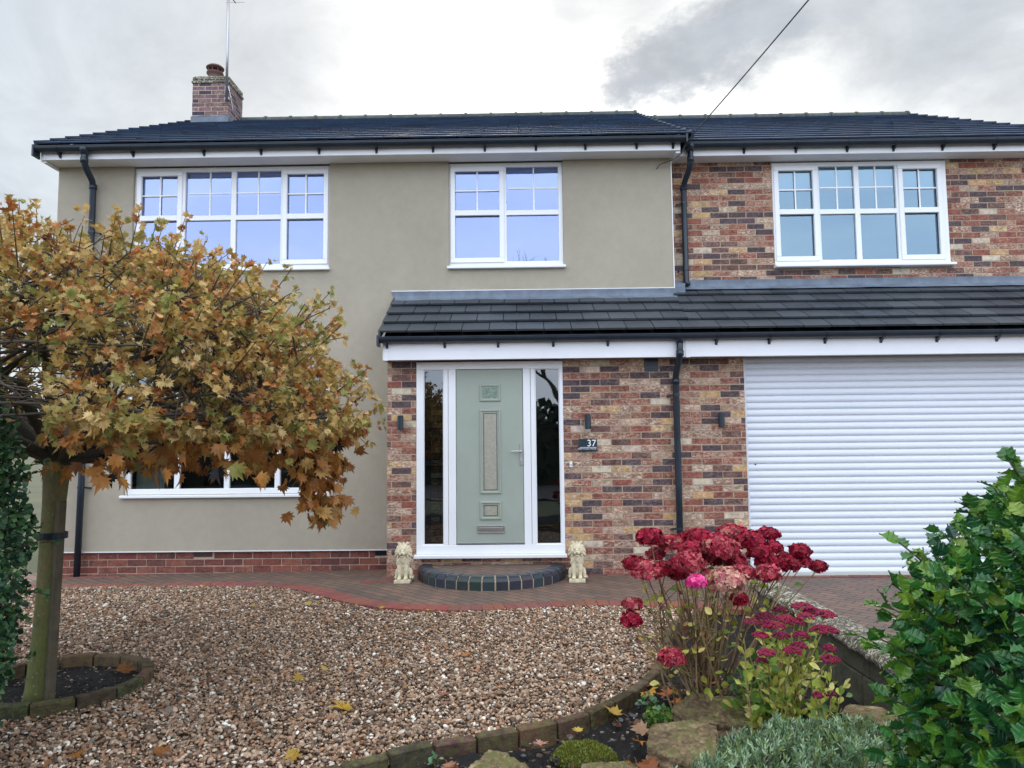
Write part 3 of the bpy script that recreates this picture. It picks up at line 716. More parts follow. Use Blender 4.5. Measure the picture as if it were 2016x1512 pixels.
# windows ------------------------------------------------------
def rect_frame(mb, x0, x1, z0, z1, y0, y1, w, ch=.004, wb=None):
    wb = wb or w
    mb.box(x0, x1, y0, y1, z1-w, z1, ch=ch); mb.box(x0, x1, y0, y1, z0, z0+wb, ch=ch)
    mb.box(x0, x0+w, y0+.001, y1-.001, z0+wb-.001, z1-w+.001, ch=ch); mb.box(x1-w, x1, y0+.001, y1-.001, z0+wb-.001, z1-w+.001, ch=ch)
def window(name, R, y, lights, tz, glass, sash=(0,), bars=True, blind=.0, sill=True, curtain=False):
    """R outer rect; lights: list of (x0,x1) glass edges; tz transom height (centre)"""
    x0, x1, z0, z1 = R; yf = y
    mb = MB(); w = .055
    rect_frame(mb, x0, x1, z0, z1, yf, yf+.06, w, wb=.07)
    for i in range(len(lights)-1):
        a, b_ = lights[i][1], lights[i+1][0]; c = (a+b_)/2
        mb.box(c-.032, c+.032, yf+.004, yf+.056, z0+.07, z1-w, ch=.004)
    for i, (a, b_) in enumerate(lights):
        if i in sash: continue
        mb.box(a-.03, b_+.03, yf+.006, yf+.054, tz-.032, tz+.032, ch=.004)
        # glazing bead step
    root = HP(mb, name, M['upvc'])
    for i in sash:
        a, b_ = lights[i]; mb = MB()
        sx0, sx1 = a-.065, b_+.065
        rect_frame(mb, sx0, sx1, z0+.055, z1-.045, yf-.016, yf+.03, .062, ch=.006)
        mb.box(sx0+.058, sx1-.058, yf-.014, yf+.028, tz-.034, tz+.034, ch=.005)
        HP(mb, 'opening_sash', M['upvc'], root)
    if bars:
        mb = MB()
        for i, (a, b_) in enumerate(lights):
            c = (a+b_)/2; zt = z1-(.105 if i in sash else w); zm = (tz+.03+zt)/2+.01
            yb = yf+(.018 if i in sash else .028)
            mb.box(c-.009, c+.009, yb, yb+.010, tz+.02, zt+.01); mb.box(a-.005, b_+.005, yb+.001, yb+.009, zm-.009, zm+.009)
        HP(mb, 'glazing_bar', M['upvc'], root)
    mb = MB(); mb.add([(x0+.02, yf+.036, z0+.03), (x1-.02, yf+.036, z0+.03), (x1-.02, yf+.036, z1-.03), (x0+.02, yf+.036, z1-.03)], [(0, 1, 2, 3)])
    HP(mb, 'pane', glass, root)
    mb = MB()   # dark room behind
    X0, X1, Z0, Z1, Y0, Y1 = x0-.3, x1+.3, z0-.3, z1+.02, yf+.30, yf+1.6
    mb.add([(X0, Y0, Z0), (X1, Y0, Z0), (X1, Y1, Z0), (X0, Y1, Z0), (X0, Y0, Z1), (X1, Y0, Z1), (X1, Y1, Z1), (X0, Y1, Z1)],
           [(0, 1, 2, 3), (7, 6, 5, 4), (1, 5, 6, 2), (2, 6, 7, 3), (3, 7, 4, 0)])
    mb.add([(x0-.01, yf+.06, z0), (x0-.01, Y0, z0), (x0-.01, Y0, z1), (x0-.01, yf+.06, z1)], [(0, 1, 2, 3)])
    mb.add([(x1+.01, yf+.06, z0), (x1+.01, Y0, z0), (x1+.01, Y0, z1), (x1+.01, yf+.06, z1)], [(0, 1, 2, 3)])
    mb.add([(x0, yf+.06, z0-.01), (x1, yf+.06, z0-.01), (x1, Y0, z0-.01), (x0, Y0, z0-.01)], [(0, 1, 2, 3)])
    HP(mb, 'room_interior', M['dark'], root)
    if blind:
        mb = MB(); bw = []
        for i, (a, b_) in enumerate(lights):
            mb.box(a-.02, b_+.02, yf+.085, yf+.088, z1-blind, z1-.03); mb.box(a-.02, b_+.02, yf+.08, yf+.092, z1-blind-.02, z1-blind)
        HP(mb, 'roller_blind', M['blind'], root)
    if curtain:
        mb = MB()
        for (a, b_) in ((x0+.05, x0+.40), (x1-.35, x1-.05)):
            nn = 28; vs = []
            for i in range(nn+1):
                xx = a+(b_-a)*i/nn; yy = yf+.17+.025*math.sin(i*1.9)
                vs += [(xx, yy, z0), (xx, yy, z1)]
            mb.add(vs, [(2*i, 2*i+2, 2*i+3, 2*i+1) for i in range(nn)])
        HP(mb, 'curtain', M['curtain'], root, True)
    if sill:
        mb = MB(); mb.box(x0-.02, x1+.02, yf-.10, yf+.02, z0-.035, z0-.001, ch=.006); HP(mb, 'window_sill', M['upvc'], root)
    return root
window('window', LW, LY+.045, [(-4.77, -4.32), (-4.186, -3.647), (-3.57, -3.033), (-2.924, -2.47)], 4.325, M['glass_up'], (0, 3), blind=.33)
window('window', CW, LY+.045, [(-.809, -.263), (-.143, .490)], 4.335, M['glass_up'], (0,), blind=.29)
window('window', RW, RY-.01, [(3.281, 3.703), (3.818, 4.227), (4.301, 4.725), (4.846, 5.267)], 4.335, M['glass_right'], (0, 3), blind=.31)
window('window', GW, LY+.045, [(-4.82, -4.27), (-4.208, -3.66), (-3.591, -3.038), (-2.97, -2.424)], 1.66, M['glass_low'], (), bars=False, curtain=True)

# front door set ----------------------------------------------
DY = PY-.01
def door_set():
    mb = MB(); yf, yb = DY-.005, DY+.07; x0, x1, z0, z1 = -1.198, .459, .235, 2.385
    w = .078
    mb.box(x0, x1, yf, yb, z1-.085, z1, ch=.004); mb.box(x0, x1, yf, yb, z0, z0+.10, ch=.004)
    for (a, b_) in ((x0, -1.12), (-.889, -.84), (-.836, -.752), (.008, .09), (.094, .143), (.421, x1)):
        mb.box(a, b_, yf+.002, yb, z0+.098, z1-.083, ch=.005)
    for (a, b_) in ((-1.12, -.889), (.143, .421)):     # inner beads of the sidelights
        rect_frame(mb, a-.004, b_+.004, z0+.095, z1-.08, yf+.012, yb-.01, .014, ch=.003)
    fr = HP(mb, 'door_frame', M['upvc'])
    mb = MB(); mb.box(-1.22, .475, DY-.075, DY+.03, .195, .234, ch=.006); HP(mb, 'door_sill', M['upvc'], fr)
    for (a, b_) in ((-1.118, -.891), (.145, .419)):
        mb = MB(); mb.add([(a, DY+.03, z0+.1), (b_, DY+.03, z0+.1), (b_, DY+.03, z1-.085), (a, DY+.03, z1-.085)], [(0, 1, 2, 3)])
        HP(mb, 'sidelight_pane', M['glass_low'], fr)
    mb = MB()
    Y0, Y1 = DY+.08, DY+.62
    mb.add([(x0, Y0, .1), (x1, Y0, .1), (x1, Y1, .1), (x0, Y1, .1), (x0, Y0, 2.4), (x1, Y0, 2.4), (x1, Y1, 2.4), (x0, Y1, 2.4)],
           [(0, 1, 2, 3), (7, 6, 5, 4), (1, 5, 6, 2), (2, 6, 7, 3), (3, 7, 4, 0)])
    HP(mb, 'hall_interior', M['dark'], fr)
    mb = MB()   # bricks faintly visible behind the left sidelight, as the inner porch wall
    brick_face(mb, -1.10, -.86, .3, 1.95, DY+.55, ())
    HP(mb, 'inner_brickwork', M['brick'], fr)
    # leaf
    mb = MB(); mb.box(-.748, .004, DY+.005, DY+.05, .345, 2.296, ch=.004)
    d = HP(mb, 'front_door', M['door'])
    def moulding(xa, xb, za, zb, glassmat, gx=.035, gz=.032):
        mb = MB(); yo = DY+.004
        steps = [(0, .004), (.006, -.014), (.018, -.016), (.024, -.006), (.034, -.004)]
        pr = []
        for (ins, pd) in steps: pr.append([(xa+ins, yo+pd, za+ins), (xb-ins, yo+pd, za+ins), (xb-ins, yo+pd, zb-ins), (xa+ins, yo+pd, zb-ins)])
        vs = [v for p in pr for v in p]; fs = []
        for i in range(len(pr)-1):
            for k in range(4): fs.append((i*4+k, i*4+(k+1) % 4, (i+1)*4+(k+1) % 4, (i+1)*4+k))
        mb.add(vs, fs); HP(mb, 'panel_moulding', M['door'], d)
        mb = MB(); i = .034; mb.add([(xa+i, yo-.004, za+i), (xb-i, yo-.004, za+i), (xb-i, yo-.004, zb-i), (xa+i, yo-.004, zb-i)], [(0, 1, 2, 3)])
        HP(mb, 'door_glass', M[glassmat], d)
        if glassmat == 'obscure':
            mb = MB(); j = i+.010; rect = MB(); rect_frame(mb, xa+j, xb-j, za+j, zb-j, yo-.008, yo-.004, .005, ch=0); HP(mb, 'glass_lead', M['black'], d)
    moulding(-.485, -.243, 1.93, 2.127, 'obscure_dark'); moulding(-.485, -.245, .895, 1.843, 'obscure'); moulding(-.487, -.245, .608, .815, 'obscure')
    mb = MB(); rect_frame(mb, -.518, -.212, .463, .545, DY-.012, DY+.006, .012, ch=.003); mb.box(-.506, -.224, DY-.008, DY+.006, .475, .533, ch=.002)
    mb.box(-.50, -.23, DY-.016, DY-.006, .505, .525, ch=.003); HP(mb, 'letterbox', M['chrome'], d)
    mb = MB(); mb.box(-.034, -.006, DY-.008, DY+.006, 1.21, 1.455, ch=.004); mb.tube([(-.02, DY, 1.365), (-.02, DY-.05, 1.365)], .009, 10)
    mb.tube([(-.018, DY-.05, 1.365), (-.06, DY-.052, 1.367), (-.13, DY-.05, 1.365)], [.010, .009, .008], 10); mb.lathe([(.009, 1.262), (.009, 1.29)], -.02, DY-.006, 10)
    HP(mb, 'door_handle', M['chrome'], d)
    mb = MB(); mb.box(-.745, .002, DY-.012, DY+.006, .347, .362, ch=.003); HP(mb, 'weather_bar', M['metal'], d)
door_set()
# garage door --------------------------------------------------
def garage():
    mb = MB(); y = PY+.11; x0, x1 = 2.535, 6.92; z = -.035; p = .077; n = int((2.40-z)/p)+1
    prof = []
    for i in range(n):
        zz = z+i*p
        prof += [(y+.016, zz), (y+.004, zz+.004), (y-.005, zz+.014), (y-.009, zz+.030), (y-.007, zz+.048), (y+.0, zz+.064), (y+.016, zz+.0745)]
    vs = [(x0, a, b_) for (a, b_) in prof]+[(x1, a, b_) for (a, b_) in prof]; q = len(prof)
    mb.add(vs, [(k, q+k, q+k+1, k+1) for k in range(q-1)])
    g = HP(mb, 'garage_door', M['slat'])
    for q in (2.505, 6.91):
        mb = MB(); mb.box(q, q+.039, y-.035, y+.03, -.05, 2.40, ch=.003); HP(mb, 'guide_rail', M['slat'], g)
    mb = MB(); mb.box(2.535, 6.92, y-.010, y+.02, -.05, -.036); HP(mb, 'rubber_seal', M['black'], g)
    mb = MB(); mb.lathe([(.012, 0), (.012, .01)], 0, 0, 10); 
    mb = MB(); mb.tube([(2.63, y-.001, 1.19), (2.63, y-.010, 1.19)], .008, 8); HP(mb, 'keyhole', M['black'], g)
    mb = MB(); mb.box(2.52, 6.94, y+.04, y+.06, -.1, 2.46); HP(mb, 'garage_back', M['dark'], g)
garage()
# chimney ------------------------------------------------------
def chimney():
    x0, x1, y0, y1, z0, z1 = -5.68, -5.05, 12.35, 12.98, 6.9, 7.79
    mb = MB(); mb.box(x0, x1, y0, y1, z0, z1); c = HP(mb, 'chimney', M['mortar_grey'])
    def cc():  # brick tones greyed towards purple, bluish haze put into the colour
        if random.random() < .25: return lin((66, 62, 76))+(0,)
        return tuple(v*random.uniform(.85, 1.1) for v in lin((112, 88, 92)))+(random.uniform(0, .3),)
    mb = MB(); brick_face(mb, x0, x1, 7.1, z1, y0, (), colf=cc); brick_face(mb, y0, y1, 6.9, z1, x1, (), colf=cc, axis='y', sgn=1); brick_face(mb, y0, y1, 6.9, z1, x0, (), colf=cc, axis='y', sgn=-1)
    HP(mb, 'chimney_brick', M['brick'], c)
    mb = MB(); mb.box(x0-.02, x1+.02, y0-.02, y1+.02, z1-.02, z1+.03, ch=.01); mb.box(x0-.01, x1+.01, y0-.01, y1+.01, z1+.031, z1+.115, ch=.02)
    HP(mb, 'chimney_crown', M['coping'], c)
    mb = MB(); mb.lathe([(.12, z1+.1), (.13, z1+.16), (.118, z1+.2), (.115, z1+.25), (.145, z1+.27), (.145, z1+.29), (.12, z1+.30)], -5.40, 12.6, 20)
    for k in range(8):
        a = 2*PI*k/8; mb.box(-.008, .008, -.008, .008, 0, .08, M=Matrix.Translation((-5.40+.115*math.cos(a), 12.6+.115*math.sin(a), z1+.295)))
    mb.lathe([(.15, z1+.365), (.155, z1+.385), (.12, z1+.415), (.04, z1+.43)], -5.40, 12.6, 20)
    HP(mb, 'chimney_pot', M['terracotta'], c, True)
    mb = MB(); mb.box(x0-.015, x1+.015, y0-.02, y0+.02, 6.98, 7.17); mb.box(x1+.003, x1+.02, y0, y0+.3, 7.05, 7.2); HP(mb, 'lead_apron', M['lead'], c)
chimney()
# ------------------------------------------------------------------ things fixed to the house
def thing_mesh(mb, name, mat, loc, label, cat, group=None, smooth=False, kind=None):
    o = mb.build(name, mat, None, smooth, loc=loc); tag(o, label, cat, group, kind); return o
# aerial
aer = empty('tv_aerial', (-5.065, 12.30, 7.42)); tag(aer, 'thin metal television aerial on a tall mast strapped to the chimney', 'aerial')
def AP(mb, name, mat, root, smooth=False, parent=None):
    o = mb.build(name, mat, None, smooth); world_parent(o, parent or root); return o
mb = MB(); mb.tube([(-5.065, 12.30, 7.42), (-5.07, 12.30, 9.6)], .025, 8); AP(mb, 'mast', M['metal'], aer, True)
mb = MB(); mb.tube([(-5.07, 12.0, 9.36), (-5.07, 12.62, 9.40)], .012, 6); AP(mb, 'boom', M['metal'], aer)
for (yy, zz) in ((12.02, 9.365), (12.18, 9.372), (12.34, 9.38), (12.5, 9.39), (12.6, 9.40)):
    mb = MB(); mb.tube([(-5.24, yy, zz), (-4.90, yy, zz)], .006, 6); AP(mb, 'element', M['metal'], aer)
mb = MB(); mb.box(-5.10, -5.03, 12.31, 12.345, 7.62, 7.70); mb.box(-5.10, -5.03, 12.31, 12.345, 7.46, 7.5); mb.tube([(-5.05, 12.30, 7.7), (-5.02, 12.30, 7.6), (-5.0, 12.33, 7.5), (-4.99, 12.4, 7.3)], .006, 6)
AP(mb, 'bracket', M['metal'], aer)
# overhead cable from the eaves to a pole across the road
def cable():
    a = Vector((2.02, 8.70, 5.07)); b = Vector((5.0, -10.5, 7.3)); pts = []
    for i in range(41):
        t = i/40; p = a.lerp(b, t); p.z -= 4*.50*t*(1-t); pts.append(p)
    mb = MB(); mb.tube(pts, .0065, 6)
    mb.tube([a, (1.99, 8.70, 5.0), (1.96, 8.71, 4.93), (1.88, 8.80, 4.89), (1.74, 8.95, 4.885), (1.70, 8.99, 4.84)], .005, 6)
    thing_mesh(mb, 'overhead_cable', M['black'], (2.02, 8.70, 5.07), 'thin overhead wire running up from the middle of the gutter', 'cable')
cable()
# wall lights
def wall_light(x, z, label):
    r = empty('wall_light', (x, PY-.05, z)); tag(r, label, 'wall light', 'black cylinder lights beside the door and garage')
    mb = MB(); mb.lathe([(.031, z-.082), (.034, z-.078), (.034, z+.078), (.031, z+.082)], x, PY-.062, 20); AP(mb, 'lamp_tube', M['black'], r, False)
    mb = MB(); mb.box(x-.022, x+.022, PY-.035, PY-.002, z-.04, z+.04, ch=.003); AP(mb, 'wall_plate', M['black'], r)
wall_light(-1.37, 1.70, 'black cylinder wall light on the narrow brick strip left of the door')
wall_light(.73, 1.69, 'black cylinder wall light above the number 37 plate')
wall_light(2.22, 1.69, 'black cylinder wall light between downpipe and garage door')
# house number
sg = empty('house_number_sign', (.73, PY-.02, 1.43)); tag(sg, 'small dark plate reading 37 on the brick wall right of the door', 'sign')
mb = MB(); mb.box(.628, .832, PY-.028, PY-.012, 1.362, 1.498, ch=.002); mb.box(.66, .80, PY-.012, PY-.001, 1.39, 1.47); AP(mb, 'plate', M['sign'], sg)
def text(s, size, x, z, parent, align='RIGHT'):
    cu = bpy.data.curves.new('lettering', 'FONT'); cu.body = s; cu.size = size; cu.extrude = .0008; cu.align_x = align
    cu.materials.append(M['white_text']); o = bpy.data.objects.new('lettering', cu); COL.objects.link(o)
    me = bpy.data.meshes.new_from_object(o); bpy.data.objects.remove(o); o = bpy.data.objects.new('lettering', me); COL.objects.link(o)
    o.location = (x, PY-.030, z); o.rotation_euler = (PI/2, 0, 0); world_parent(o, parent); return o
text('37', .105, .822, 1.415, sg)
mb = MB(); mb.box(.636, .825, PY-.0305, PY-.0285, 1.400, 1.404); AP(mb, 'rule_line', M['white_text'], sg)
text('HARTWOOD AVENUE', .0205, .823, 1.380, sg)
mb = MB(); mb.box(.521, .553, PY-.025, PY-.006, 1.182, 1.246, ch=.004); o = mb.build('doorbell', M['upvc'], loc=(.537, PY-.01, 1.21)); tag(o, 'tiny white doorbell push on the brick beside the door frame', 'doorbell')
mb = MB(); mb.tube([(.537, PY-.025, 1.21), (.537, PY-.028, 1.21)], .009, 12); bb = mb.build('push_button', M['metal']); world_parent(bb, o)
# vent grille on the brick
mb = MB(); mb.box(1.385, 1.54, PY-.012, PY+.0, 2.252, 2.40); 
for i in range(5): mb.box(1.392, 1.533, PY-.024, PY-.010, 2.26+i*.028, 2.272+i*.028)
HP(mb, 'vent_grille', M['black'])

# ------------------------------------------------------------------ paving, step
CURVE = [(-9.0, 7.80), (-5.6, 7.84), (-4.912, 7.873), (-4.214, 7.928), (-3.411, 7.952), (-2.741, 7.896), (-2.363, 7.716), (-2.077, 7.444), (-1.787, 7.099), (-1.440, 6.824),
         (-1.047, 6.666), (-.681, 6.615), (-.370, 6.624), (.077, 6.731), (.537, 6.80), (.910, 6.80), (1.3, 6.72), (1.75, 6.60), (2.12, 6.50)]
def interp_curve(C, n):
    P = np.array(C); d = np.r_[0, np.cumsum(np.hypot(*np.diff(P, axis=0).T))]
    t = np.linspace(0, d[-1], n); x = np.interp(t, d, P[:, 0]); y = np.interp(t, d, P[:, 1])
    k = np.array([1, 2, 3, 2, 1.])/9
    for _ in range(3):
        xs = np.convolve(np.pad(x, 2, 'edge'), k, 'valid'); ys = np.convolve(np.pad(y, 2, 'edge'), k, 'valid'); x, y = xs, ys
    x[0], y[0] = P[0]; x[-1], y[-1] = P[-1]
    return np.c_[x, y]
KC = interp_curve(CURVE, 120)
def ycurve(x): return float(np.interp(x, KC[:, 0], KC[:, 1]))
def path():
    mb = MB(); vs = []; nk = 14
    xs = [-9+i*.1 for i in range(int(11.15/.1)+1)]
    for x in xs:
        yc = ycurve(x)
        for k in range(nk+1):
            y = yc+(9.3-yc)*k/nk; vs.append((x, y, gz_(x, y)))
    fs = []
    for i in range(len(xs)-1):
        for k in range(nk): a = i*(nk+1)+k; fs.append((a, a+nk+1, a+nk+2, a+1))
    mb.add(vs, fs); o = mb.build('path', M['block']); tag(o, kind='structure')
    mb = MB(); vs = []; nx, ny = 50, 60
    for i in range(nx+1):
        for k in range(ny+1):
            x = 2.1+7.9*i/nx; y = -4+13.0*k/ny
            if y > 6.4 or True: vs.append((x, y, gz_(x, y)-.003))
    fs = [(i*(ny+1)+k, (i+1)*(ny+1)+k, (i+1)*(ny+1)+k+1, i*(ny+1)+k+1) for i in range(nx) for k in range(ny)]
    mb.add(vs, fs); o = mb.build('driveway', M['block']); tag(o, kind='structure')
    mb = MB(); vs = [(1.9, -4, -.05), (2.1, -4, -.003), (2.1, 6.5, -.003), (1.98, 6.5, -.05)]; mb.add(vs, [(0, 1, 2, 3)]); o = mb.build('driveway_edge', M['soil']); tag(o, kind='structure')
    # red border blocks
    mb = MB(); P = KC; d = np.r_[0, np.cumsum(np.hypot(*np.diff(P, axis=0).T))]; s = 0
    while s < d[-1]-.1:
        x = np.interp(s, d, P[:, 0]); y = np.interp(s, d, P[:, 1]); x2 = np.interp(s+.1, d, P[:, 0]); y2 = np.interp(s+.1, d, P[:, 1])
        t = Vector((x2-x, y2-y, 0)).normalized(); n_ = Vector((-t.y, t.x, 0)); s += .104
        c = tuple(v*random.uniform(.8, 1.15) for v in lin((132, 80, 70)))
        Mx = Matrix.Translation((x, y, gz_(x, y))) @ Matrix((t, n_, Vector((0, 0, 1)))).transposed().to_4x4()
        h = random.uniform(.003, .007); mb.box(.002, .1, -.01, .195, -.05, h, c+(0,), ch=.004, M=Mx)
    # header course along the walls
    def course(x0, x1, y0, y1, z):
        x = x0
        while x < x1-.02:
            c = tuple(v*random.uniform(.75, 1.1) for v in lin((122, 78, 70))); zz = gz_(x+.1, y0)+z+random.uniform(0, .003)
            mb.box(x+.002, min(x+.198, x1), y0, y1, zz-.05, zz, c+(0,), ch=.004); x += .202
    course(-1.55, -1.23, 8.10, 8.20, .006); course(-1.75, -1.2, 8.0, 8.098, .006)
    course(.5, 2.5, 8.24, 8.34, .006); course(-5.8, -4.8, 8.86, 8.96, .006)
    course(2.5, 7.0, 8.12, 8.22, .006)
    o = mb.build('path_border', M['border']); tag(o, kind='structure')
    mb = MB(); mb.box(2.46, 7.0, 8.225, 8.45, -.08, -.018, ch=.006); o = mb.build('garage_threshold', M['concrete']); tag(o, kind='structure')
path()
def step():
    cx, cy = -.355, 8.36; Ro = .82; ry = .90
    root = empty('doorstep', (cx, 8.0, 0)); tag(root, 'curved doorstep edged in dark blue bricks below the front door', 'doorstep')
    # dark edge bricks
    mb = MB(); nb = 19; 
    def P(a, r): return Vector((cx+math.cos(a)*r, cy-math.sin(a)*r*(ry/Ro), 0))
    for k in range(nb):
        a0 = PI*(k+.06)/nb; a1 = PI*(k+.94)/nb; c = tuple(v*random.uniform(.8, 1.25) for v in lin((46, 53, 58)))
        vs = []
        for a in (a0, a1):
            for (r, z) in ((Ro, -.02), (Ro, .085), (Ro-.018, .115), (Ro-.05, .13), (Ro-.15, .13), (Ro-.15, -.02)):
                p = P(a, r); vs.append((p.x, p.y, z))
        q = 6; fs = [(j, (j+1) % q, q+(j+1) % q, q+j) for j in range(q)]+[tuple(reversed(range(q))), tuple(range(q, 2*q))]
        mb.add(vs, fs, c+(0,))
    AP(mb, 'edge_brick', M['bluebrick'], root)
    mb = MB(); vs = []; n = 40
    for k in range(n+1):
        a = PI*k/n
        for (r, z) in ((Ro-.006, -.02), (Ro-.006, .078), (Ro-.05, .124), (Ro-.15, .124)): p = P(a, r); vs.append((p.x, p.y, z))
    mb.add(vs, [(k*4+j, (k+1)*4+j, (k+1)*4+j+1, k*4+j+1) for k in range(n) for j in range(3)]); AP(mb, 'mortar', M['mortar_grey'], root)
    mb = MB(); vs = [(cx, cy, .118)]
    for k in range(n+1): p = P(PI*k/n, Ro-.148); vs.append((p.x, p.y, .118))
    mb.add(vs, [(0, k+1, k+2) for k in range(n)]); AP(mb, 'step_top', M['block'], root)
step()

# ------------------------------------------------------------------ lions
def lion_mesh():
    mb = MB()
    E_ = lambda c, r, rx=0, ry_=0, rz=0: mb.ell(c, r, 12, 8, Matrix.Rotation(rz, 3, 'Z') @ Matrix.Rotation(ry_, 3, 'Y') @ Matrix.Rotation(rx, 3, 'X'))
    # body facing -Y, base top at z=.035
    E_((0, .035, .15), (.060, .085, .125), rx=-.25)          # trunk
    E_((0, -.015, .20), (.055, .055, .075))                  # chest
    for s in (-1, 1):
        E_((s*.062, .045, .085), (.032, .062, .058), rz=s*.2)      # haunch
        E_((s*.078, -.01, .050), (.018, .040, .016))               # hind paw
        mb.tube([(s*.034, -.030, .22), (s*.036, -.048, .14), (s*.033, -.052, .075), (s*.034, -.060, .048)], [.030, .024, .019, .022], 10)   # foreleg
        E_((s*.035, -.075, .046), (.024, .032, .017))              # front paw
        for t in (-1, 0, 1): E_((s*.035+t*.013, -.098, .043), (.008, .014, .010))
        E_((s*.046, -.018, .408), (.016, .011, .018))               # ear
        E_((s*.022, -.072, .352), (.016, .012, .008))              # brow
        E_((s*.018, -.098, .305), (.017, .020, .017))              # muzzle pads
        E_((s*.040, -.055, .318), (.022, .026, .028))              # cheek
    E_((0, -.035, .345), (.052, .052, .055))                 # skull
    E_((0, -.085, .330), (.016, .030, .018), rx=.3)          # nose bridge
    E_((0, -.118, .318), (.011, .008, .008))                 # nose
    E_((0, -.088, .275), (.018, .018, .010))                 # jaw
    E_((0, -.065, .245), (.026, .022, .050))                 # beard
    E_((0, .0, .31), (.078, .058, .098))                     # mane mass
    E_((0, -.01, .235), (.070, .058, .060))
    for ring, (n, R_, y) in enumerate(((11, .058, -.050), (13, .074, -.028), (13, .080, .005))):
        for k in range(n):
            a = PI*.5+(k-(n-1)/2)*(2*PI/n)*.92
            cx, cz = math.cos(a)*R_, .318+math.sin(a)*R_*1.12
            # locks sweep outwards and down, lying along the outline
            tx, tz = math.cos(a)*.45, -.9
            ang = math.atan2(tx, tz)
            E_((cx*1.03, y, min(cz, .405)-.012), (.0105, .017, .027), ry_=ang)
    for k in range(9):
        a = (k-4)/4; E_((a*.055, -.052, .225-.03*(1-abs(a))), (.011, .014, .042), ry_=-a*.3)
    mb.tube([(.06, .10, .06), (.09, .07, .05), (.10, .02, .045), (.10, -.02, .048)], [.010, .010, .009, .013], 8)  # tail
    return mb
def lions():
    mb = lion_mesh(); base = MB()
    base.box(-.085, .085, -.115, .12, 0, .036, ch=.006)
    first = None
    for i, (x, y, lab) in enumerate(((-1.285, 7.985, 'cream stone lion sitting left of the curved doorstep'), (.56, 7.96, 'cream stone lion sitting right of the curved doorstep'))):
        r = empty('lion_statue', (x, y, .0)); tag(r, lab, 'statue', 'pair of stone lions guarding the front door')
        if i == 0:
            b = mb.build('lion', M['cream']); b.parent = r
            rm = b.modifiers.new('fuse', 'REMESH'); rm.mode = 'VOXEL'; rm.voxel_size = .0042; rm.use_smooth_shade = True
            sm = b.modifiers.new('soft', 'SMOOTH'); sm.iterations = 1; sm.factor = .4
            p = base.build('base', M['cream']); p.parent = r; first = (b, p)
        else:
            for q in first: c = q.copy(); COL.objects.link(c); c.parent = r
            r.rotation_euler.z = math.radians(-5)
lions()

# ------------------------------------------------------------------ ground, gravel, beds
mb = MB(); mb.add([(-600, -600, -.16), (600, -600, -.16), (600, 600, -.16), (-600, 600, -.16)], [(0, 1, 2, 3)]); o = mb.build('ground', simple('verge_ground', lin((74, 78, 52)), .95, var=.3, vscale=.4)); tag(o, kind='structure')
mb = MB(); mb.add([(-60, -12, -.12), (60, -12, -.12), (60, -4.1, -.12), (-60, -4.1, -.12)], [(0, 1, 2, 3)]); o = mb.build('road', simple('asphalt', (.05, .05, .052), .85, var=.2, vscale=3, bmp=.004, bscale=120)); tag(o, kind='structure')
EDGE = [(-3.2, 2.2), (-2.2, 2.75), (-1.35, 3.15), (-.764, 3.42), (-.562, 3.583), (-.334, 3.70), (-.090, 3.792), (.166, 3.888), (.392, 4.079), (.584, 4.283), (.708, 4.519), (.833, 4.711), (.93, 5.0), (1.02, 5.4), (1.15, 5.9), (1.40, 6.35), (1.75, 6.58)]
KE = interp_curve(EDGE, 90)
def yedge(x): return float(np.interp(x, KE[:, 0], KE[:, 1]))
RC = (-2.88, 4.64, .475)
WL = ((1.985, 6.30), (2.04, 2.6))   # centreline of the low wall
def xwall(y): return WL[1][0]+(WL[0][0]-WL[1][0])*(y-WL[1][1])/(WL[0][1]-WL[1][1])
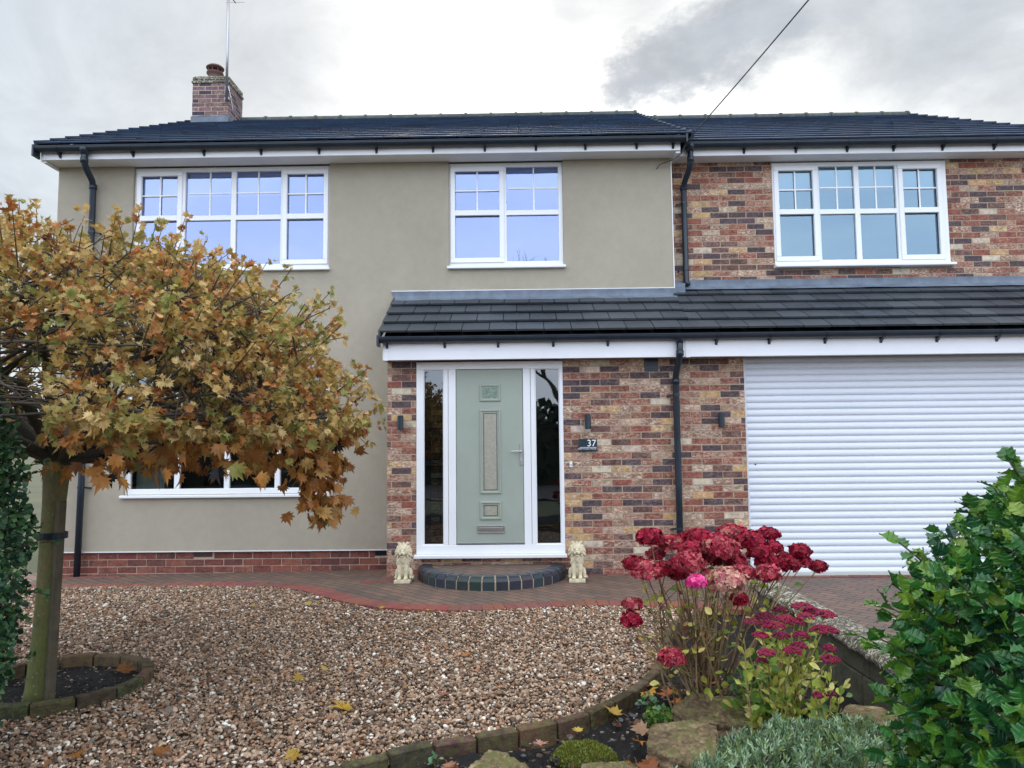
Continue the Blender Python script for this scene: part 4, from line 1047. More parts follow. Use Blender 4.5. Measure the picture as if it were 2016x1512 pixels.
def gravel():
    mb = MB(); vs = []; xs = [-9+.12*i for i in range(93)]
    for x in xs: vs += [(x, max(.5, yedge(x)+.03) if x > -3.2 else .5, -.046), (x, ycurve(x)+.05, -.046)]
    mb.add(vs, [(2*i, 2*i+2, 2*i+3, 2*i+1) for i in range(len(xs)-1)])
    o = mb.build('gravel_bed', simple('gravel_bed', lin((92, 78, 66)), .95, var=.4, vscale=50, bmp=.01, bscale=60)); tag(o, kind='structure')
    # icosphere
    t = (1+5**.5)/2; v = np.array([(-1, t, 0), (1, t, 0), (-1, -t, 0), (1, -t, 0), (0, -1, t), (0, 1, t), (0, -1, -t), (0, 1, -t), (t, 0, -1), (t, 0, 1), (-t, 0, -1), (-t, 0, 1)], float)
    v /= np.linalg.norm(v[0]); f = [(0, 11, 5), (0, 5, 1), (0, 1, 7), (0, 7, 10), (0, 10, 11), (1, 5, 9), (5, 11, 4), (11, 10, 2), (10, 7, 6), (7, 1, 8), (3, 9, 4), (3, 4, 2), (3, 2, 6), (3, 6, 8), (3, 8, 9), (4, 9, 5), (2, 4, 11), (6, 2, 10), (8, 6, 7), (9, 8, 1)]
    def sub(v, f):
        v = list(map(tuple, v)); m_ = {}; nf = []
        def mid(a, b):
            k = (min(a, b), max(a, b))
            if k not in m_: p = (np.array(v[a])+np.array(v[b]))/2; p /= np.linalg.norm(p); m_[k] = len(v); v.append(tuple(p))
            return m_[k]
        for (a, b, c) in f: x, y, z = mid(a, b), mid(b, c), mid(c, a); nf += [(a, x, z), (b, y, x), (c, z, y), (x, y, z)]
        return np.array(v), nf
    v2, f2 = sub(v, f); f = np.array(f); f2 = np.array(f2)
    pal = np.array([lin(c) for c in ((154, 126, 102), (130, 104, 84), (178, 152, 126), (90, 74, 60), (208, 196, 178), (162, 120, 88), (134, 122, 108), (230, 224, 212), (184, 162, 140), (108, 84, 64))])
    pw = np.array([.2, .16, .15, .14, .07, .08, .09, .025, .06, .06]); pw /= pw.sum()
    def inside(x, y):
        k = (y < np.interp(x, KC[:, 0], KC[:, 1])-.005) & (y > np.interp(x, KE[:, 0], KE[:, 1])+.03) & (np.hypot(x-RC[0], y-RC[1]) > RC[2]+.05)
        return k & (x < 1.75) & (x > -.78*y-.5)
    for (ya, yb, g, V, Fc, szm) in ((2.3, 5.4, .0172, v2, f2, .80), (5.4, 8.0, .0180, v, f, .86)):
        xs = np.arange(-7.0, 1.9, g); ys = np.arange(ya, yb, g); X, Y = np.meshgrid(xs, ys); X = X.ravel()+rng.uniform(-.5, .5, X.size)*g; Y = Y.ravel()+rng.uniform(-.5, .5, Y.size)*g
        k = inside(X, Y); X, Y = X[k], Y[k]; n = len(X)
        sz = rng.lognormal(0, .30, n)*.0106*szm; sc = np.c_[sz*rng.uniform(1.0, 1.55, n), sz*rng.uniform(.8, 1.05, n), sz*rng.uniform(.5, .8, n)]
        def rot(n):
            a, b, c = rng.uniform(0, 2*PI, n), rng.normal(0, .45, n), rng.normal(0, .45, n)
            ca, sa, cb, sb, cc, s_ = np.cos(a), np.sin(a), np.cos(b), np.sin(b), np.cos(c), np.sin(c)
            R = np.empty((n, 3, 3)); R[:, 0] = np.c_[ca*cb, ca*sb*s_-sa*cc, ca*sb*cc+sa*s_]; R[:, 1] = np.c_[sa*cb, sa*sb*s_+ca*cc, sa*sb*cc-ca*s_]; R[:, 2] = np.c_[-sb, cb*s_, cb*cc]; return R
        R = rot(n); Z = rng.uniform(-.028, -.006, n)+.010*np.sin(X*1.7+1)*np.sin(Y*1.3)
        P = np.einsum('nij,nvj->nvi', R, V[None]*sc[:, None, :])+np.c_[X, Y, Z][:, None, :]
        C = pal[rng.choice(len(pal), n, p=pw)]*rng.uniform(.8, 1.2, (n, 1)); C = np.c_[C, np.ones(n)]
        Fs = Fc[None]+(np.arange(n)*len(V))[:, None, None]
        mb = MB(); mb.np_add(P.reshape(-1, 3), Fs.reshape(-1, 3), np.repeat(C, len(Fc), axis=0))
        GR.append(mb)
GR = []
gravel()
mbg = MB(); mbg.chunks = [c for g_ in GR for c in g_.chunks]
o = mbg.build('gravel', M['pebble'], smooth=True); tag(o, 'brown and cream rounded pebbles covering the front garden', 'gravel', kind='stuff')
# soil
def soil():
    mb = MB(); nx, ny = 150, 120; vs = []
    for i in range(nx+1):
        for k in range(ny+1):
            x = -3.2+5.45*i/nx; ye = yedge(x)-.02; y = 1.0+(ye-1.0)*k/ny
            x2 = min(x, xwall(y)+.02)
            z = -.055+.035*noise.noise(Vector((x*2.2, y*2.2, 0)))+.022*noise.noise(Vector((x*13, y*13, 3)))+.012*noise.noise(Vector((x*40, y*40, 3)))
            vs.append((x2, y, z))
    mb.add(vs, [(i*(ny+1)+k, (i+1)*(ny+1)+k, (i+1)*(ny+1)+k+1, i*(ny+1)+k+1) for i in range(nx) for k in range(ny)])
    o = mb.build('soil', M['soil'], smooth=True); tag(o, kind='structure')
    mb = MB(); vs = []; n = 30
    for i in range(n+1):
        for k in range(48):
            r = RC[2]*1.0*i/n; a = 2*PI*k/48; x = RC[0]+r*math.cos(a); y = RC[1]+r*math.sin(a)
            vs.append((x, y, -.022+.02*noise.noise(Vector((x*9, y*9, 1)))+.012*noise.noise(Vector((x*35, y*35, 1)))))
    mb.add(vs, [(i*48+k, (i+1)*48+k, (i+1)*48+(k+1) % 48, i*48+(k+1) % 48) for i in range(n) for k in range(48)])
    o = mb.build('tree_pit_soil', M['soil'], smooth=True); tag(o, kind='structure')
    # crumbs, bark and stone chips on the soil
    mb = MB()
    for i in range(2600):
        x = random.uniform(-1.2, 1.75); y = random.uniform(2.7, 4.9)
        if y > yedge(x)-.06 or x > xwall(y)-.14: continue
        s = random.uniform(.004, .016); c = lin(random.choice(((44, 38, 34), (60, 52, 46), (34, 32, 34), (92, 78, 64), (70, 74, 80), (120, 108, 96), (150, 130, 110))))
        mb.ell((x, y, -.045+random.uniform(0, .03)), (s, s*random.uniform(.5, .9), s*random.uniform(.25, .6)), 5, 4, Matrix.Rotation(random.uniform(0, 6), 3, 'Z') @ Matrix.Rotation(random.uniform(-.5, .5), 3, 'X'), c+(0,))
    for i in range(500):
        a = random.uniform(0, 2*PI); r = RC[2]*math.sqrt(random.random())*.93; s = random.uniform(.004, .013)
        c = lin(random.choice(((44, 38, 34), (60, 52, 46), (34, 32, 34), (92, 78, 64), (150, 130, 110))))
        mb.ell((RC[0]+r*math.cos(a), RC[1]+r*math.sin(a), -.025+random.uniform(0, .01)), (s, s*.7, s*.5), 5, 4, None, c+(0,))
    o = mb.build('soil_crumbs', M['pebble']); tag(o, 'dark crumbs and chips of earth and stone lying on the soil', 'soil crumbs', kind='stuff')
soil()
# edging bricks
def edge_col():
    c = lin(random.choice(((88, 68, 56), (78, 66, 52), (98, 76, 60), (70, 64, 48)))); return tuple(v*random.uniform(.8, 1.15) for v in c)+(random.uniform(.2, 1),)
def bed_edging():
    r = empty('bed_edging', (.2, 3.9, 0)); tag(r, 'curving row of weathered bricks between the pebbles and planting bed', 'edging')
    P = KE; d = np.r_[0, np.cumsum(np.hypot(*np.diff(P, axis=0).T))]; s = .9; k = 0
    while s < d[-1]-.2:
        x = np.interp(s, d, P[:, 0]); y = np.interp(s, d, P[:, 1]); x2 = np.interp(s+.215, d, P[:, 0]); y2 = np.interp(s+.215, d, P[:, 1])
        t = Vector((x2-x, y2-y, 0)).normalized(); n_ = Vector((-t.y, t.x, 0)); s += .222
        Mx = Matrix.Translation((x, y, random.uniform(-.006, .006))) @ Matrix.Rotation(random.uniform(-.03, .03), 4, 'Z') @ Matrix((t, n_, Vector((0, 0, 1)))).transposed().to_4x4() @ Matrix.Rotation(random.uniform(-.06, .06), 4, 'X')
        mb = MB(); mb.box(.003, .213, .0, .062, -.12, .026, edge_col(), ch=.007, M=Mx); AP(mb, 'brick', M['edge'], r)
bed_edging()
def ring_edging():
    r = empty('tree_ring_edging', (RC[0], RC[1], 0)); tag(r, 'low circle of mossy bricks around the foot of the maple', 'edging')
    n = 15
    for k in range(n):
        a0, a1 = 2*PI*k/n+.012, 2*PI*(k+1)/n-.012; vs = []; dz = random.uniform(-.006, .006)
        for a in (a0, (a0+a1)/2, a1):
            for (rr, z) in ((RC[2]-.005, -.1), (RC[2]-.005, .042), (RC[2]+.002, .05), (RC[2]+.056, .05), (RC[2]+.063, .042), (RC[2]+.063, -.1)):
                vs.append((RC[0]+rr*math.cos(a), RC[1]+rr*math.sin(a), z+dz))
        q = 6; fs = [(i*q+j, i*q+(j+1) % q, (i+1)*q+(j+1) % q, (i+1)*q+j) for i in range(2) for j in range(q)]+[tuple(reversed(range(q))), tuple(range(2*q, 3*q))]
        mb = MB(); mb.add(vs, fs, edge_col()); AP(mb, 'brick', M['edge'], r)
ring_edging()
# low wall with coping
def low_wall():
    r = empty('garden_wall', (1.85, 4.4, 0)); tag(r, 'low stone wall with lichened coping between flower bed and driveway', 'wall')
    a, b = Vector((*WL[0], 0)), Vector((*WL[1], 0)); L_ = (b-a).length; t = (b-a).normalized(); n_ = Vector((-t.y, t.x, 0))
    Mx = Matrix.Translation(a) @ Matrix((t, n_, Vector((0, 0, 1)))).transposed().to_4x4()
    s = 0; i = 0
    while s < L_:
        ln = random.uniform(.34, .46); mb = MB()
        for (h0, h1) in ((-.12, .11), (.115, .235)):
            o_ = random.uniform(-.006, .006); mb.box(s+.004+(.1 if h0 > 0 else 0), s+ln-.004+(.1 if h0 > 0 else 0), -.085+o_, .085+o_, h0, h1, ch=.008, M=Mx)
        AP(mb, 'wall_stone', M['wallstone'], r); s += ln
    s = -.04
    while s < L_:
        ln = .60; nn = 14; mb = MB(); vs = []
        pr = [(-.118, .238), (-.123, .262), (-.10, .292), (-.05, .306), (0, .310), (.05, .306), (.10, .292), (.123, .262), (.118, .238)]
        for k in range(nn+1):
            for (yy, zz) in pr:
                j = noise.noise(Vector(((s+ln*k/nn)*14, yy*30, zz*30)))*.012
                vs.append(Mx @ Vector((s+.003+(ln-.006)*k/nn, yy+j, zz+j)))
        q = len(pr); fs = [(k*q+j, (k+1)*q+j, (k+1)*q+(j+1) % q, k*q+(j+1) % q) for k in range(nn) for j in range(q)]+[tuple(range(q)), tuple(reversed(range(nn*q, (nn+1)*q)))]
        mb.add(vs, fs); AP(mb, 'coping_stone', M['coping'], r, True); s += ln
low_wall()

# ------------------------------------------------------------------ leaves
def maple_shape():
    # outline of a five-lobed leaf, tip at +Y, base at origin
    pts = [(0, .0), (.10, -.02), (.34, -.02), (.24, .12), (.52, .22), (.34, .28), (.50, .58), (.30, .46), (.26, .70), (.13, .56), (0, 1.0)]
    L_ = [(-x, y) for (x, y) in pts[1:-1]][::-1]
    o = pts+L_
    return np.array([(0, .34, 0)]+[(x, y, .28*abs(x)-.35*(y-.4)**2) for (x, y) in o]), [(0, i+1, (i+1) % len(o)+1) for i in range(len(o))]
MV, MF = maple_shape()
def oval_shape(w=.5, curl=.12):
    o = [(0, 0), (w*.6, .25), (w, .55), (w*.6, .85), (0, 1.0), (-w*.6, .85), (-w, .55), (-w*.6, .25)]
    V = [(0, .5, -.02)]+[(x, y, curl*abs(x)-curl*.6*(y-.5)**2) for (x, y) in o]
    return np.array(V, float), [(0, i+1, (i+1) % 8+1) for i in range(8)]
def holly_shape():
    side = [(0, 0), (.10, .05), (.20, .14), (.32, .18), (.32, .28), (.36, .38), (.43, .45), (.37, .53), (.35, .62), (.37, .72), (.22, .78), (.10, .90), (0, 1.08)]
    V = [(0, y, 0) for y in (.0, .2, .4, .6, .8, 1.06)]
    V = []; n = len(side)
    mid = [(0, y, -.03*math.sin(y*3)) for (_, y) in side]
    R_ = [(x, y, .30*x+(.06*(1 if i in (3, 6, 9) else -.3) if x > .25 else 0)-.22*(y-.4)**2) for i, (x, y) in enumerate(side)]
    Lf = [(-x, y, z) for (x, y, z) in R_]
    V = mid+R_+Lf; F_ = []
    for i in range(n-1):
        F_ += [(i, n+i, n+i+1, i+1), (i, i+1, 2*n+i+1, 2*n+i)]
    return np.array(V, float), F_
def scatter(mb, V, F_, pos, ydir, nrm, size, cols, width=1.0):
    """instances of leaf V,F at pos, tip along ydir, normal nrm"""
    pos = np.asarray(pos); y = ydir/np.linalg.norm(ydir, axis=1, keepdims=True)
    x = np.cross(y, nrm); x /= np.maximum(np.linalg.norm(x, axis=1, keepdims=True), 1e-6); z = np.cross(x, y)
    S = np.asarray(size)[:, None]
    P = (V[None, :, 0:1]*x[:, None, :]*width+V[None, :, 1:2]*y[:, None, :]+V[None, :, 2:3]*z[:, None, :])*S[:, :, None]+pos[:, None, :]
    n = len(pos); C = np.c_[cols, np.ones(n)] if cols.shape[1] == 3 else cols
    for k in {len(f) for f in F_}:
        Fk = np.array([f for f in F_ if len(f) == k]); Fs = Fk[None]+(np.arange(n)*len(V))[:, None, None]
        mb.np_add(P.reshape(-1, 3) if True else None, Fs.reshape(-1, k), np.repeat(C, len(Fk), axis=0)); P = P if True else P
        break
def palette(cs, ws, n, jit=.15):
    A = np.array([lin(c) for c in cs]); w = np.array(ws, float); w /= w.sum()
    return A[rng.choice(len(A), n, p=w)]*rng.uniform(1-jit, 1+jit, (n, 1))*rng.uniform(.95, 1.05, (n, 3))
HV, HF = holly_shape(); OV, OF = oval_shape()

# ------------------------------------------------------------------ MAPLE
def maple():
    bx, by = -2.87, 4.43
    r = empty('maple_tree', (bx, by, -.03)); tag(r, 'round-headed maple with yellow-brown autumn leaves in front of the rendered wall', 'tree')
    top = Vector((-2.775, 4.42, 1.44))
    mb = MB(); pts = []; rad = []
    for i in range(15):
        t = i/14; p = Vector((bx, by, -.06)).lerp(top, t); p.x += .012*math.sin(t*5); pts.append(p)
        rad.append(.070-.010*t+(.02*max(0, (t-.8)/.2))+.012*max(0, .06-t)/.06)
    mb.tube(pts, rad, 20)
    AP(mb, 'trunk', M['bark'], r, True)
    CX, CY, CZ, RX, RZ = -2.80, 4.42, 1.60, 1.87, 1.06
    br = MB(); tips = []
    def limb(p0, p1, r0, r1, n=9, sag=0, wob=.06, sides=7):
        pts = []; rr = []; o = Vector((random.uniform(-1, 1), random.uniform(-1, 1), random.uniform(-1, 1)))
        for i in range(n):
            t = i/(n-1); p = p0.lerp(p1, t); q = noise.noise_vector(p*2.3+o)*wob*min(1, t*3)
            p = p+q; p.z += sag*math.sin(t*PI); pts.append(p); rr.append(r0+(r1-r0)*t)
        pts[0] = p0.copy(); br.tube(pts, rr, sides, (lin((70, 66, 58)))+(0,), caps=False); return pts, rr
    def shell(az, el, k=1.0):
        return Vector((CX+RX*k*math.cos(az)*math.cos(el), CY+RX*k*math.sin(az)*math.cos(el), CZ+(RZ if el > 0 else .26)*k*math.sin(el)))
    nl = 17
    for i in range(nl):
        az = 2*PI*i/nl+random.uniform(-.15, .15); el = random.choice((.02, .12, .3, .55, .85))
        if i % 3 == 0: el = -.05
        p1 = shell(az, el, .80); a = .13
        st = top+Vector((math.cos(az)*.03, math.sin(az)*.03, -.05))
        mid = top.lerp(p1, .35); mid.z += .10 if el < .3 else .22
        L1, r1 = limb(st, mid, .038, .028, 6, 0, .02, 8); L2, r2_ = limb(L1[-1], p1, .028, .010, 10, .04, .10)
        for j in range(1, 10):
            for q in range(2):
                base = L2[j]; a2 = az+random.uniform(-1.1, 1.1); e2 = min(1.45, max(-.1, el+random.uniform(-.25, .9)))
                tgt = shell(a2, e2, random.uniform(.82, 1.0)); tgt = base.lerp(tgt, min(1, .95/max(.3, (tgt-base).length)))
                S, rs = limb(base, tgt, .010, .0045, 6, .02, .07, 5)
                for k in (2, 3, 4, 5):
                    for w_ in range(2):
                        dd = Vector((random.gauss(0, 1), random.gauss(0, 1), random.gauss(.35, .8))).normalized()*random.uniform(.10, .28)
                        e = S[k]+dd; br.tube([S[k], S[k].lerp(e, .5)+Vector((0, 0, .01)), e], [.004, .003, .002], 4, lin((74, 64, 56))+(0,), caps=False); tips.append((e, dd))
    # two heavy lower limbs seen against the wall
    for (px, pz, s) in ((-1.22, 1.58, .02), (-1.42, 1.50, -.03), (-1.6, 1.62, .03)):
        limb(top+Vector((.02, -.02, -.06)), Vector((px, 4.35, pz)), .036, .008, 18, s+.05, .13, 9)
    # leaves: rosettes of a few leaves at the ends of shoots
    n = 7200
    az = rng.uniform(0, 2*PI, n); u = rng.uniform(-.55, 1, n); el = np.arcsin(np.clip(u, -1, 1))
    k = 1-np.abs(rng.normal(0, .11, n)); inner = rng.random(n) < .20; k[inner] = rng.uniform(.5, .9, inner.sum())
    X = np.cos(az)*np.cos(el); Y = np.sin(az)*np.cos(el); Z = np.sin(el)
    k = k+np.array([noise.noise(Vector((a*2.6, b*2.6, c*2.6)))*.10+noise.noise(Vector((a*7, b*7, c*7)))*.08 for a, b, c in zip(X, Y, Z)])
    P = np.c_[CX+RX*k*X, CY+RX*k*Y, CZ+np.where(Z > 0, RZ, .26)*k*Z]
    dens = np.array([noise.noise(Vector((p[0]*3.4, p[1]*3.4, p[2]*3.4))) for p in P]); P = P[dens > -.24+.2*rng.random(n)]
    ex = [tuple(e+Vector((random.gauss(0, .02), random.gauss(0, .02), random.gauss(0, .02)))) for (e, dd) in tips]
    tw = br
    for q in range(210):
        a = random.uniform(0, 2*PI); e = random.uniform(.0, 1.45); b = shell(a, e, .93); d = (b-Vector((CX, CY, CZ-.6))).normalized()+Vector((0, 0, .25)); ln = random.uniform(.10, .26)
        tw.tube([b, b+d*ln], [.004, .002], 4, lin((74, 60, 50))+(0,), caps=False)
        for j in range(4): ex.append(tuple(b+d*ln*(j+1)/4+Vector((random.gauss(0, .015), random.gauss(0, .015), random.gauss(0, .01)))))
    AP(br, 'branches', M['stem'], r, True)
    P = np.concatenate([P, np.array(ex)]); ns = len(P)
    hiA = np.array([lin(c) for c in ((170, 142, 78), (182, 150, 88), (156, 144, 80), (198, 172, 116), (176, 122, 68), (142, 144, 80), (158, 102, 56))]); hiW = np.array([3, 3, 2.6, 2, 1.8, 1.2, 1.0]); hiW /= hiW.sum()
    scol = hiA[rng.choice(7, ns, p=hiW)]
    m = 6; P5 = np.repeat(P, m, axis=0)+rng.normal(0, .012, (ns*m, 3)); c5 = np.repeat(scol, m, axis=0)
    # lower skirt: single larger hanging leaves
    sk = []
    for q in range(520):
        a = random.uniform(-.9, 1.9) if q % 3 else random.uniform(0, 2*PI); b = shell(a, 0, random.uniform(.30, .95)); sk.append((b.x, b.y, random.uniform(1.30, 1.52)))
    for q in range(26): sk.append((random.uniform(-2.70, -2.25), random.uniform(3.9, 4.3), random.uniform(1.18, 1.40)))
    for q in range(190): t_ = random.random(); sk.append((random.gauss(-1.16, .045+.06*t_), random.gauss(4.25, .10), 1.03+.50*t_))
    sk = np.array(sk); n = len(P5)+len(sk); big = np.r_[np.zeros(len(P5), bool), np.ones(len(sk), bool)]
    P = np.concatenate([P5, sk]); cc = np.concatenate([c5, np.zeros((len(sk), 3))])
    km = ~((P[:, 1] < 3.45) & (P[:, 2] < 1.95) & (P[:, 0] < -.655*P[:, 1])) & (P[:, 0] > -4.6) & (P[:, 2] > np.where(big, 1.0, 1.34)) & ~((P[:, 2] < 1.72) & (P[:, 0] < -1.95) & (P[:, 1] < 4.9) & (rng.random(len(P)) < .72)); P, big, cc = P[km], big[km], cc[km]
    n = len(P); cen = np.array([CX, CY, CZ-.3]); out = P-cen; out /= np.linalg.norm(out, axis=1, keepdims=True)
    low = np.clip((1.66-P[:, 2])/.34, 0, 1)
    yd = out*.45+rng.normal(0, .8, (n, 3)); yd[:, 2] -= .10+1.2*low+big*1.0
    nr = out*.5+rng.normal(0, .7, (n, 3)); nr[:, 2] += .6*(1-low)
    sz = rng.uniform(.024, .050, n)*(1+.25*low)+big*rng.uniform(.022, .045, n)
    lo = palette([(164, 106, 50), (176, 122, 58), (150, 98, 48), (172, 136, 74), (134, 88, 48), (146, 142, 74)], [3, 3, 2, 2.4, 1.5, 1], n)
    f = (big & (rng.random(n) < .85)) | (np.clip(low*.8+rng.normal(-.15, .25, n), 0, 1) > .5)
    C = np.where(f[:, None], lo, cc*rng.uniform(.8, 1.22, (n, 1)))
    mb = MB(); scatter(mb, MV, MF, P, yd, nr, sz, C); AP(mb, 'crown', M['leaf'], r)
    # stake and tie
    s = empty('tree_stake', (bx+.12, by-.01, -.05)); tag(s, 'square weathered timber stake strapped to the maple trunk', 'stake')
    mb = MB(); b0 = Vector((-2.775, 4.40, -.08)); b1 = Vector((-2.735, 4.38, 1.16)); t = (b1-b0); 
    mb.box(-.022, .022, -.022, .022, 0, t.length*.985, (1, 1, 1, 0), ch=.003, M=Matrix.Translation(b0) @ t.to_track_quat('Z', 'Y').to_matrix().to_4x4()); AP(mb, 'post', M['wood'], s)
    mb = MB(); c = Vector((bx+.035, by-.02, 0)).lerp(Vector((-2.80, 4.41, 0)), .7); zc = .94
    ring = []
    for k_ in range(25):
        a = 2*PI*k_/24; ring.append((-2.80+.093*math.cos(a), 4.40+.072*math.sin(a)))
    vs = [(x, y, zc+dz) for dz in (-.018, .018) for (x, y) in ring]+[(x, y, zc+dz) for dz in (-.018, .018) for (x, y) in ring]
    mb.add([(x, y, zc+dz) for dz in (-.018, .018) for (x, y) in ring], [(k_, k_+1, 25+k_+1, 25+k_) for k_ in range(24)])
    o = AP(mb, 'tree_tie', M['black'], s); so_ = o.modifiers.new('t', 'SOLIDIFY'); so_.thickness = .004
maple()

# ------------------------------------------------------------------ COTONEASTER
def cotoneaster():
    r = empty('cotoneaster_bush', (-2.8, 3.2, 0)); tag(r, 'dark green small-leaved bush with red berries at the left edge', 'bush')
    c = np.array([-2.80, 3.25, .98]); A = np.array([.49, .6, 1.12])
    n = 23000; d = rng.normal(0, 1, (n, 3)); d /= np.linalg.norm(d, axis=1, keepdims=True)
    l = np.array([noise.noise(Vector(v*3.0))*.13+noise.noise(Vector(v*8.0))*.07 for v in d]); k = 1-np.abs(rng.normal(0, .09, n))+l; q_ = rng.random(n) < .3; k[q_] *= rng.uniform(.55, .95, q_.sum())
    P = c+A*d*k[:, None]; m_ = P[:, 2] > -.03; P, d = P[m_], d[m_]; n = len(P)
    yd = d+rng.normal(0, .8, (n, 3)); nr = d+rng.normal(0, .6, (n, 3)); nr[:, 2] += .4
    C = palette([(56, 92, 62), (70, 110, 68), (84, 126, 78), (42, 72, 54), (110, 146, 92), (86, 124, 100)], [3, 3, 2, 3, 1, 1], n)
    mb = MB(); scatter(mb, OV, OF, P, yd, nr, rng.uniform(.020, .036, n), C)
    AP(mb, 'foliage', M['green'], r)
    st = MB()
    for i in range(170):
        a = rng.normal(0, 1, 3); a /= np.linalg.norm(a); p = Vector(c+A*a*.95); 
        if p.z < 0: continue
        q = p+Vector(a)*random.uniform(.05, .16)+Vector((0, 0, random.uniform(-.03, .06))); st.tube([Vector(c+A*a*.3), p, q], [.008, .004, .0015], 4, lin((72, 58, 46))+(0,), caps=False)
        m2 = 12; pp = np.array([tuple(p.lerp(q, random.random()*1.0)) for _ in range(m2)]); C2 = palette([(62, 96, 60), (84, 116, 72), (50, 84, 52)], [1, 1, 1], m2)
        mb2 = mb; scatter_list.append((pp, rng.normal(0, 1, (m2, 3))+np.array(a), rng.normal(0, .6, (m2, 3))+np.array((0, 0, 1)), rng.uniform(.018, .030, m2), C2))
    st.tube([(-2.8, 3.25, -.05), (-2.8, 3.25, .9)], [.03, .02], 6, lin((60, 50, 40))+(0,))
    AP(st, 'stem', M['stem'], r)
    mb = MB()
    for (a, b, c_, d_, e) in scatter_list: scatter(mb, OV, OF, a, b, c_, d_, e)
    AP(mb, 'shoot_leaves', M['green'], r)
    # berries
    for i in range(46):
        a = rng.normal(0, 1, 3); a[0] = abs(a[0]); a[1] = -abs(a[1])*.8; a /= np.linalg.norm(a); p = c+A*a*random.uniform(.98, 1.06)
        if p[2] < .1: continue
        b = MB(); b.ell(p, (.007, .007, .007), 8, 6); AP(b, 'berry', M['berry'], r, True)
scatter_list = []
cotoneaster()

# ------------------------------------------------------------------ HOLLY
def holly():
    r = empty('holly_bush', (1.85, 2.15, 0)); tag(r, 'glossy dark green holly bush filling the lower right corner', 'bush')
    c = np.array([1.835, 2.13, .56]); A = np.array([.70, .72, .83])
    n = 9500; d = rng.normal(0, 1, (n, 3)); d /= np.linalg.norm(d, axis=1, keepdims=True)
    l = np.array([noise.noise(Vector(v*2.6))*.12+noise.noise(Vector(v*6.5))*.10 for v in d]); k = 1-np.abs(rng.normal(0, .11, n))+l
    P = c+A*d*k[:, None]; m_ = (P[:, 2] > -.05) & (np.hypot(P[:, 0], P[:, 1]) > 1.15); P, d = P[m_], d[m_]; n = len(P)
    yd = d+rng.normal(0, .7, (n, 3)); yd[:, 2] += .1; nr = d*.9+rng.normal(0, .5, (n, 3)); nr[:, 2] += .6
    C = palette([(52, 108, 52), (66, 124, 54), (42, 92, 54), (98, 142, 50), (124, 158, 58), (34, 76, 50)], [3, 3, 2.4, 2, 1.2, 1.2], n)
    mb = MB(); scatter(mb, HV, HF, P, yd, nr, rng.uniform(.044, .068, n), C)
    # brighter young shoots sticking out of the outline
    st = MB(); mb2 = MB()
    for i in range(120):
        a = rng.normal(0, 1, 3); a /= np.linalg.norm(a); a[2] = abs(a[2])*.9+.0; p = Vector(c+A*a*.92); q = p+Vector(a)*random.uniform(.10, .22)+Vector((0, 0, .04))
        if math.hypot(q.x, q.y) < 1.1: continue
        st.tube([Vector(c+A*a*.3), p, q], [.010, .005, .0025], 5, lin((64, 70, 40))+(0,), caps=False)
        m2 = 9; t = np.linspace(.1, 1, m2)[:, None]; pp = np.array(p)[None]*(1-t)+np.array(q)[None]*t
        C2 = palette([(86, 128, 42), (106, 144, 50), (54, 104, 44)], [2, 1, 2], m2)
        scatter(mb2, HV, HF, pp, np.array(a)*.8+rng.normal(0, .7, (m2, 3)), rng.normal(0, .4, (m2, 3))+np.array((0, 0, 1.0)), rng.uniform(.044, .066, m2), C2)
    st.tube([(1.80, 2.12, -.06), (1.80, 2.12, .7)], [.035, .02], 8, lin((80, 80, 66))+(0,))
    AP(mb, 'foliage', M['holly'], r); AP(mb2, 'young_shoots', M['holly'], r); AP(st, 'stem', M['stem'], r)
holly()

# ------------------------------------------------------------------ HYDRANGEA
def petal_shape():
    o = [(0, 0), (.35, .3), (.42, .7), (.15, 1), (-.15, 1), (-.42, .7), (-.35, .3)]
    return np.array([(x, y, .12*abs(x)-.25*y*y+.15*y) for (x, y) in o]), [(0, 1, 2, 3, 4, 5, 6)]
PV, PF = petal_shape()
def flower_ball(c, R_, cols, nfl, squash=.72):
    mb = MB(); c = np.array(c); o = rng.uniform(0, 50, 3)
    i = np.arange(nfl)+.5; ph = np.arccos(1-1.6*i/nfl); th = PI*(1+5**.5)*i
    d = np.c_[np.cos(th)*np.sin(ph), np.sin(th)*np.sin(ph), np.cos(ph)]; d += rng.normal(0, .10, d.shape); d /= np.linalg.norm(d, axis=1, keepdims=True)
    lump = np.array([noise.noise(Vector(v*2.2+o))*.34 for v in d])[:, None]
    p = c+d*np.array((R_*1.02, R_*1.02, R_*squash*.92))*(rng.uniform(.82, 1.06, (nfl, 1))+lump); a0 = rng.uniform(0, PI, nfl)
    nd = d+rng.normal(0, .35, d.shape)
    t1 = np.cross(nd, np.array((0, .1, 1.0))); t1 /= np.linalg.norm(t1, axis=1, keepdims=True)+1e-6; t2 = np.cross(nd, t1)
    C = palette(cols[0], cols[1], nfl, .25)
    for k in range(4):
        a = a0+k*PI/2; yd = t1*np.cos(a)[:, None]+t2*np.sin(a)[:, None]+nd*.3
        scatter(mb, PV, PF, p, yd, nd, np.full(nfl, .0145)*rng.uniform(.8, 1.25, nfl), C)
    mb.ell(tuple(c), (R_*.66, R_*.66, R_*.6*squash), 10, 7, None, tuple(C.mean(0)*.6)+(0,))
    return mb
CRIM = ([(150, 10, 44), (170, 18, 54), (124, 8, 36), (184, 40, 72), (106, 10, 34)], [3, 3, 3, 1.5, 1.5])
FADE = ([(176, 48, 72), (192, 90, 98), (160, 28, 56), (186, 126, 110), (140, 50, 58)], [3, 2, 2, 1.5, 1.5])
PALE = ([(208, 136, 134), (214, 168, 146), (184, 96, 104), (172, 150, 112)], [3, 3, 2, 1])
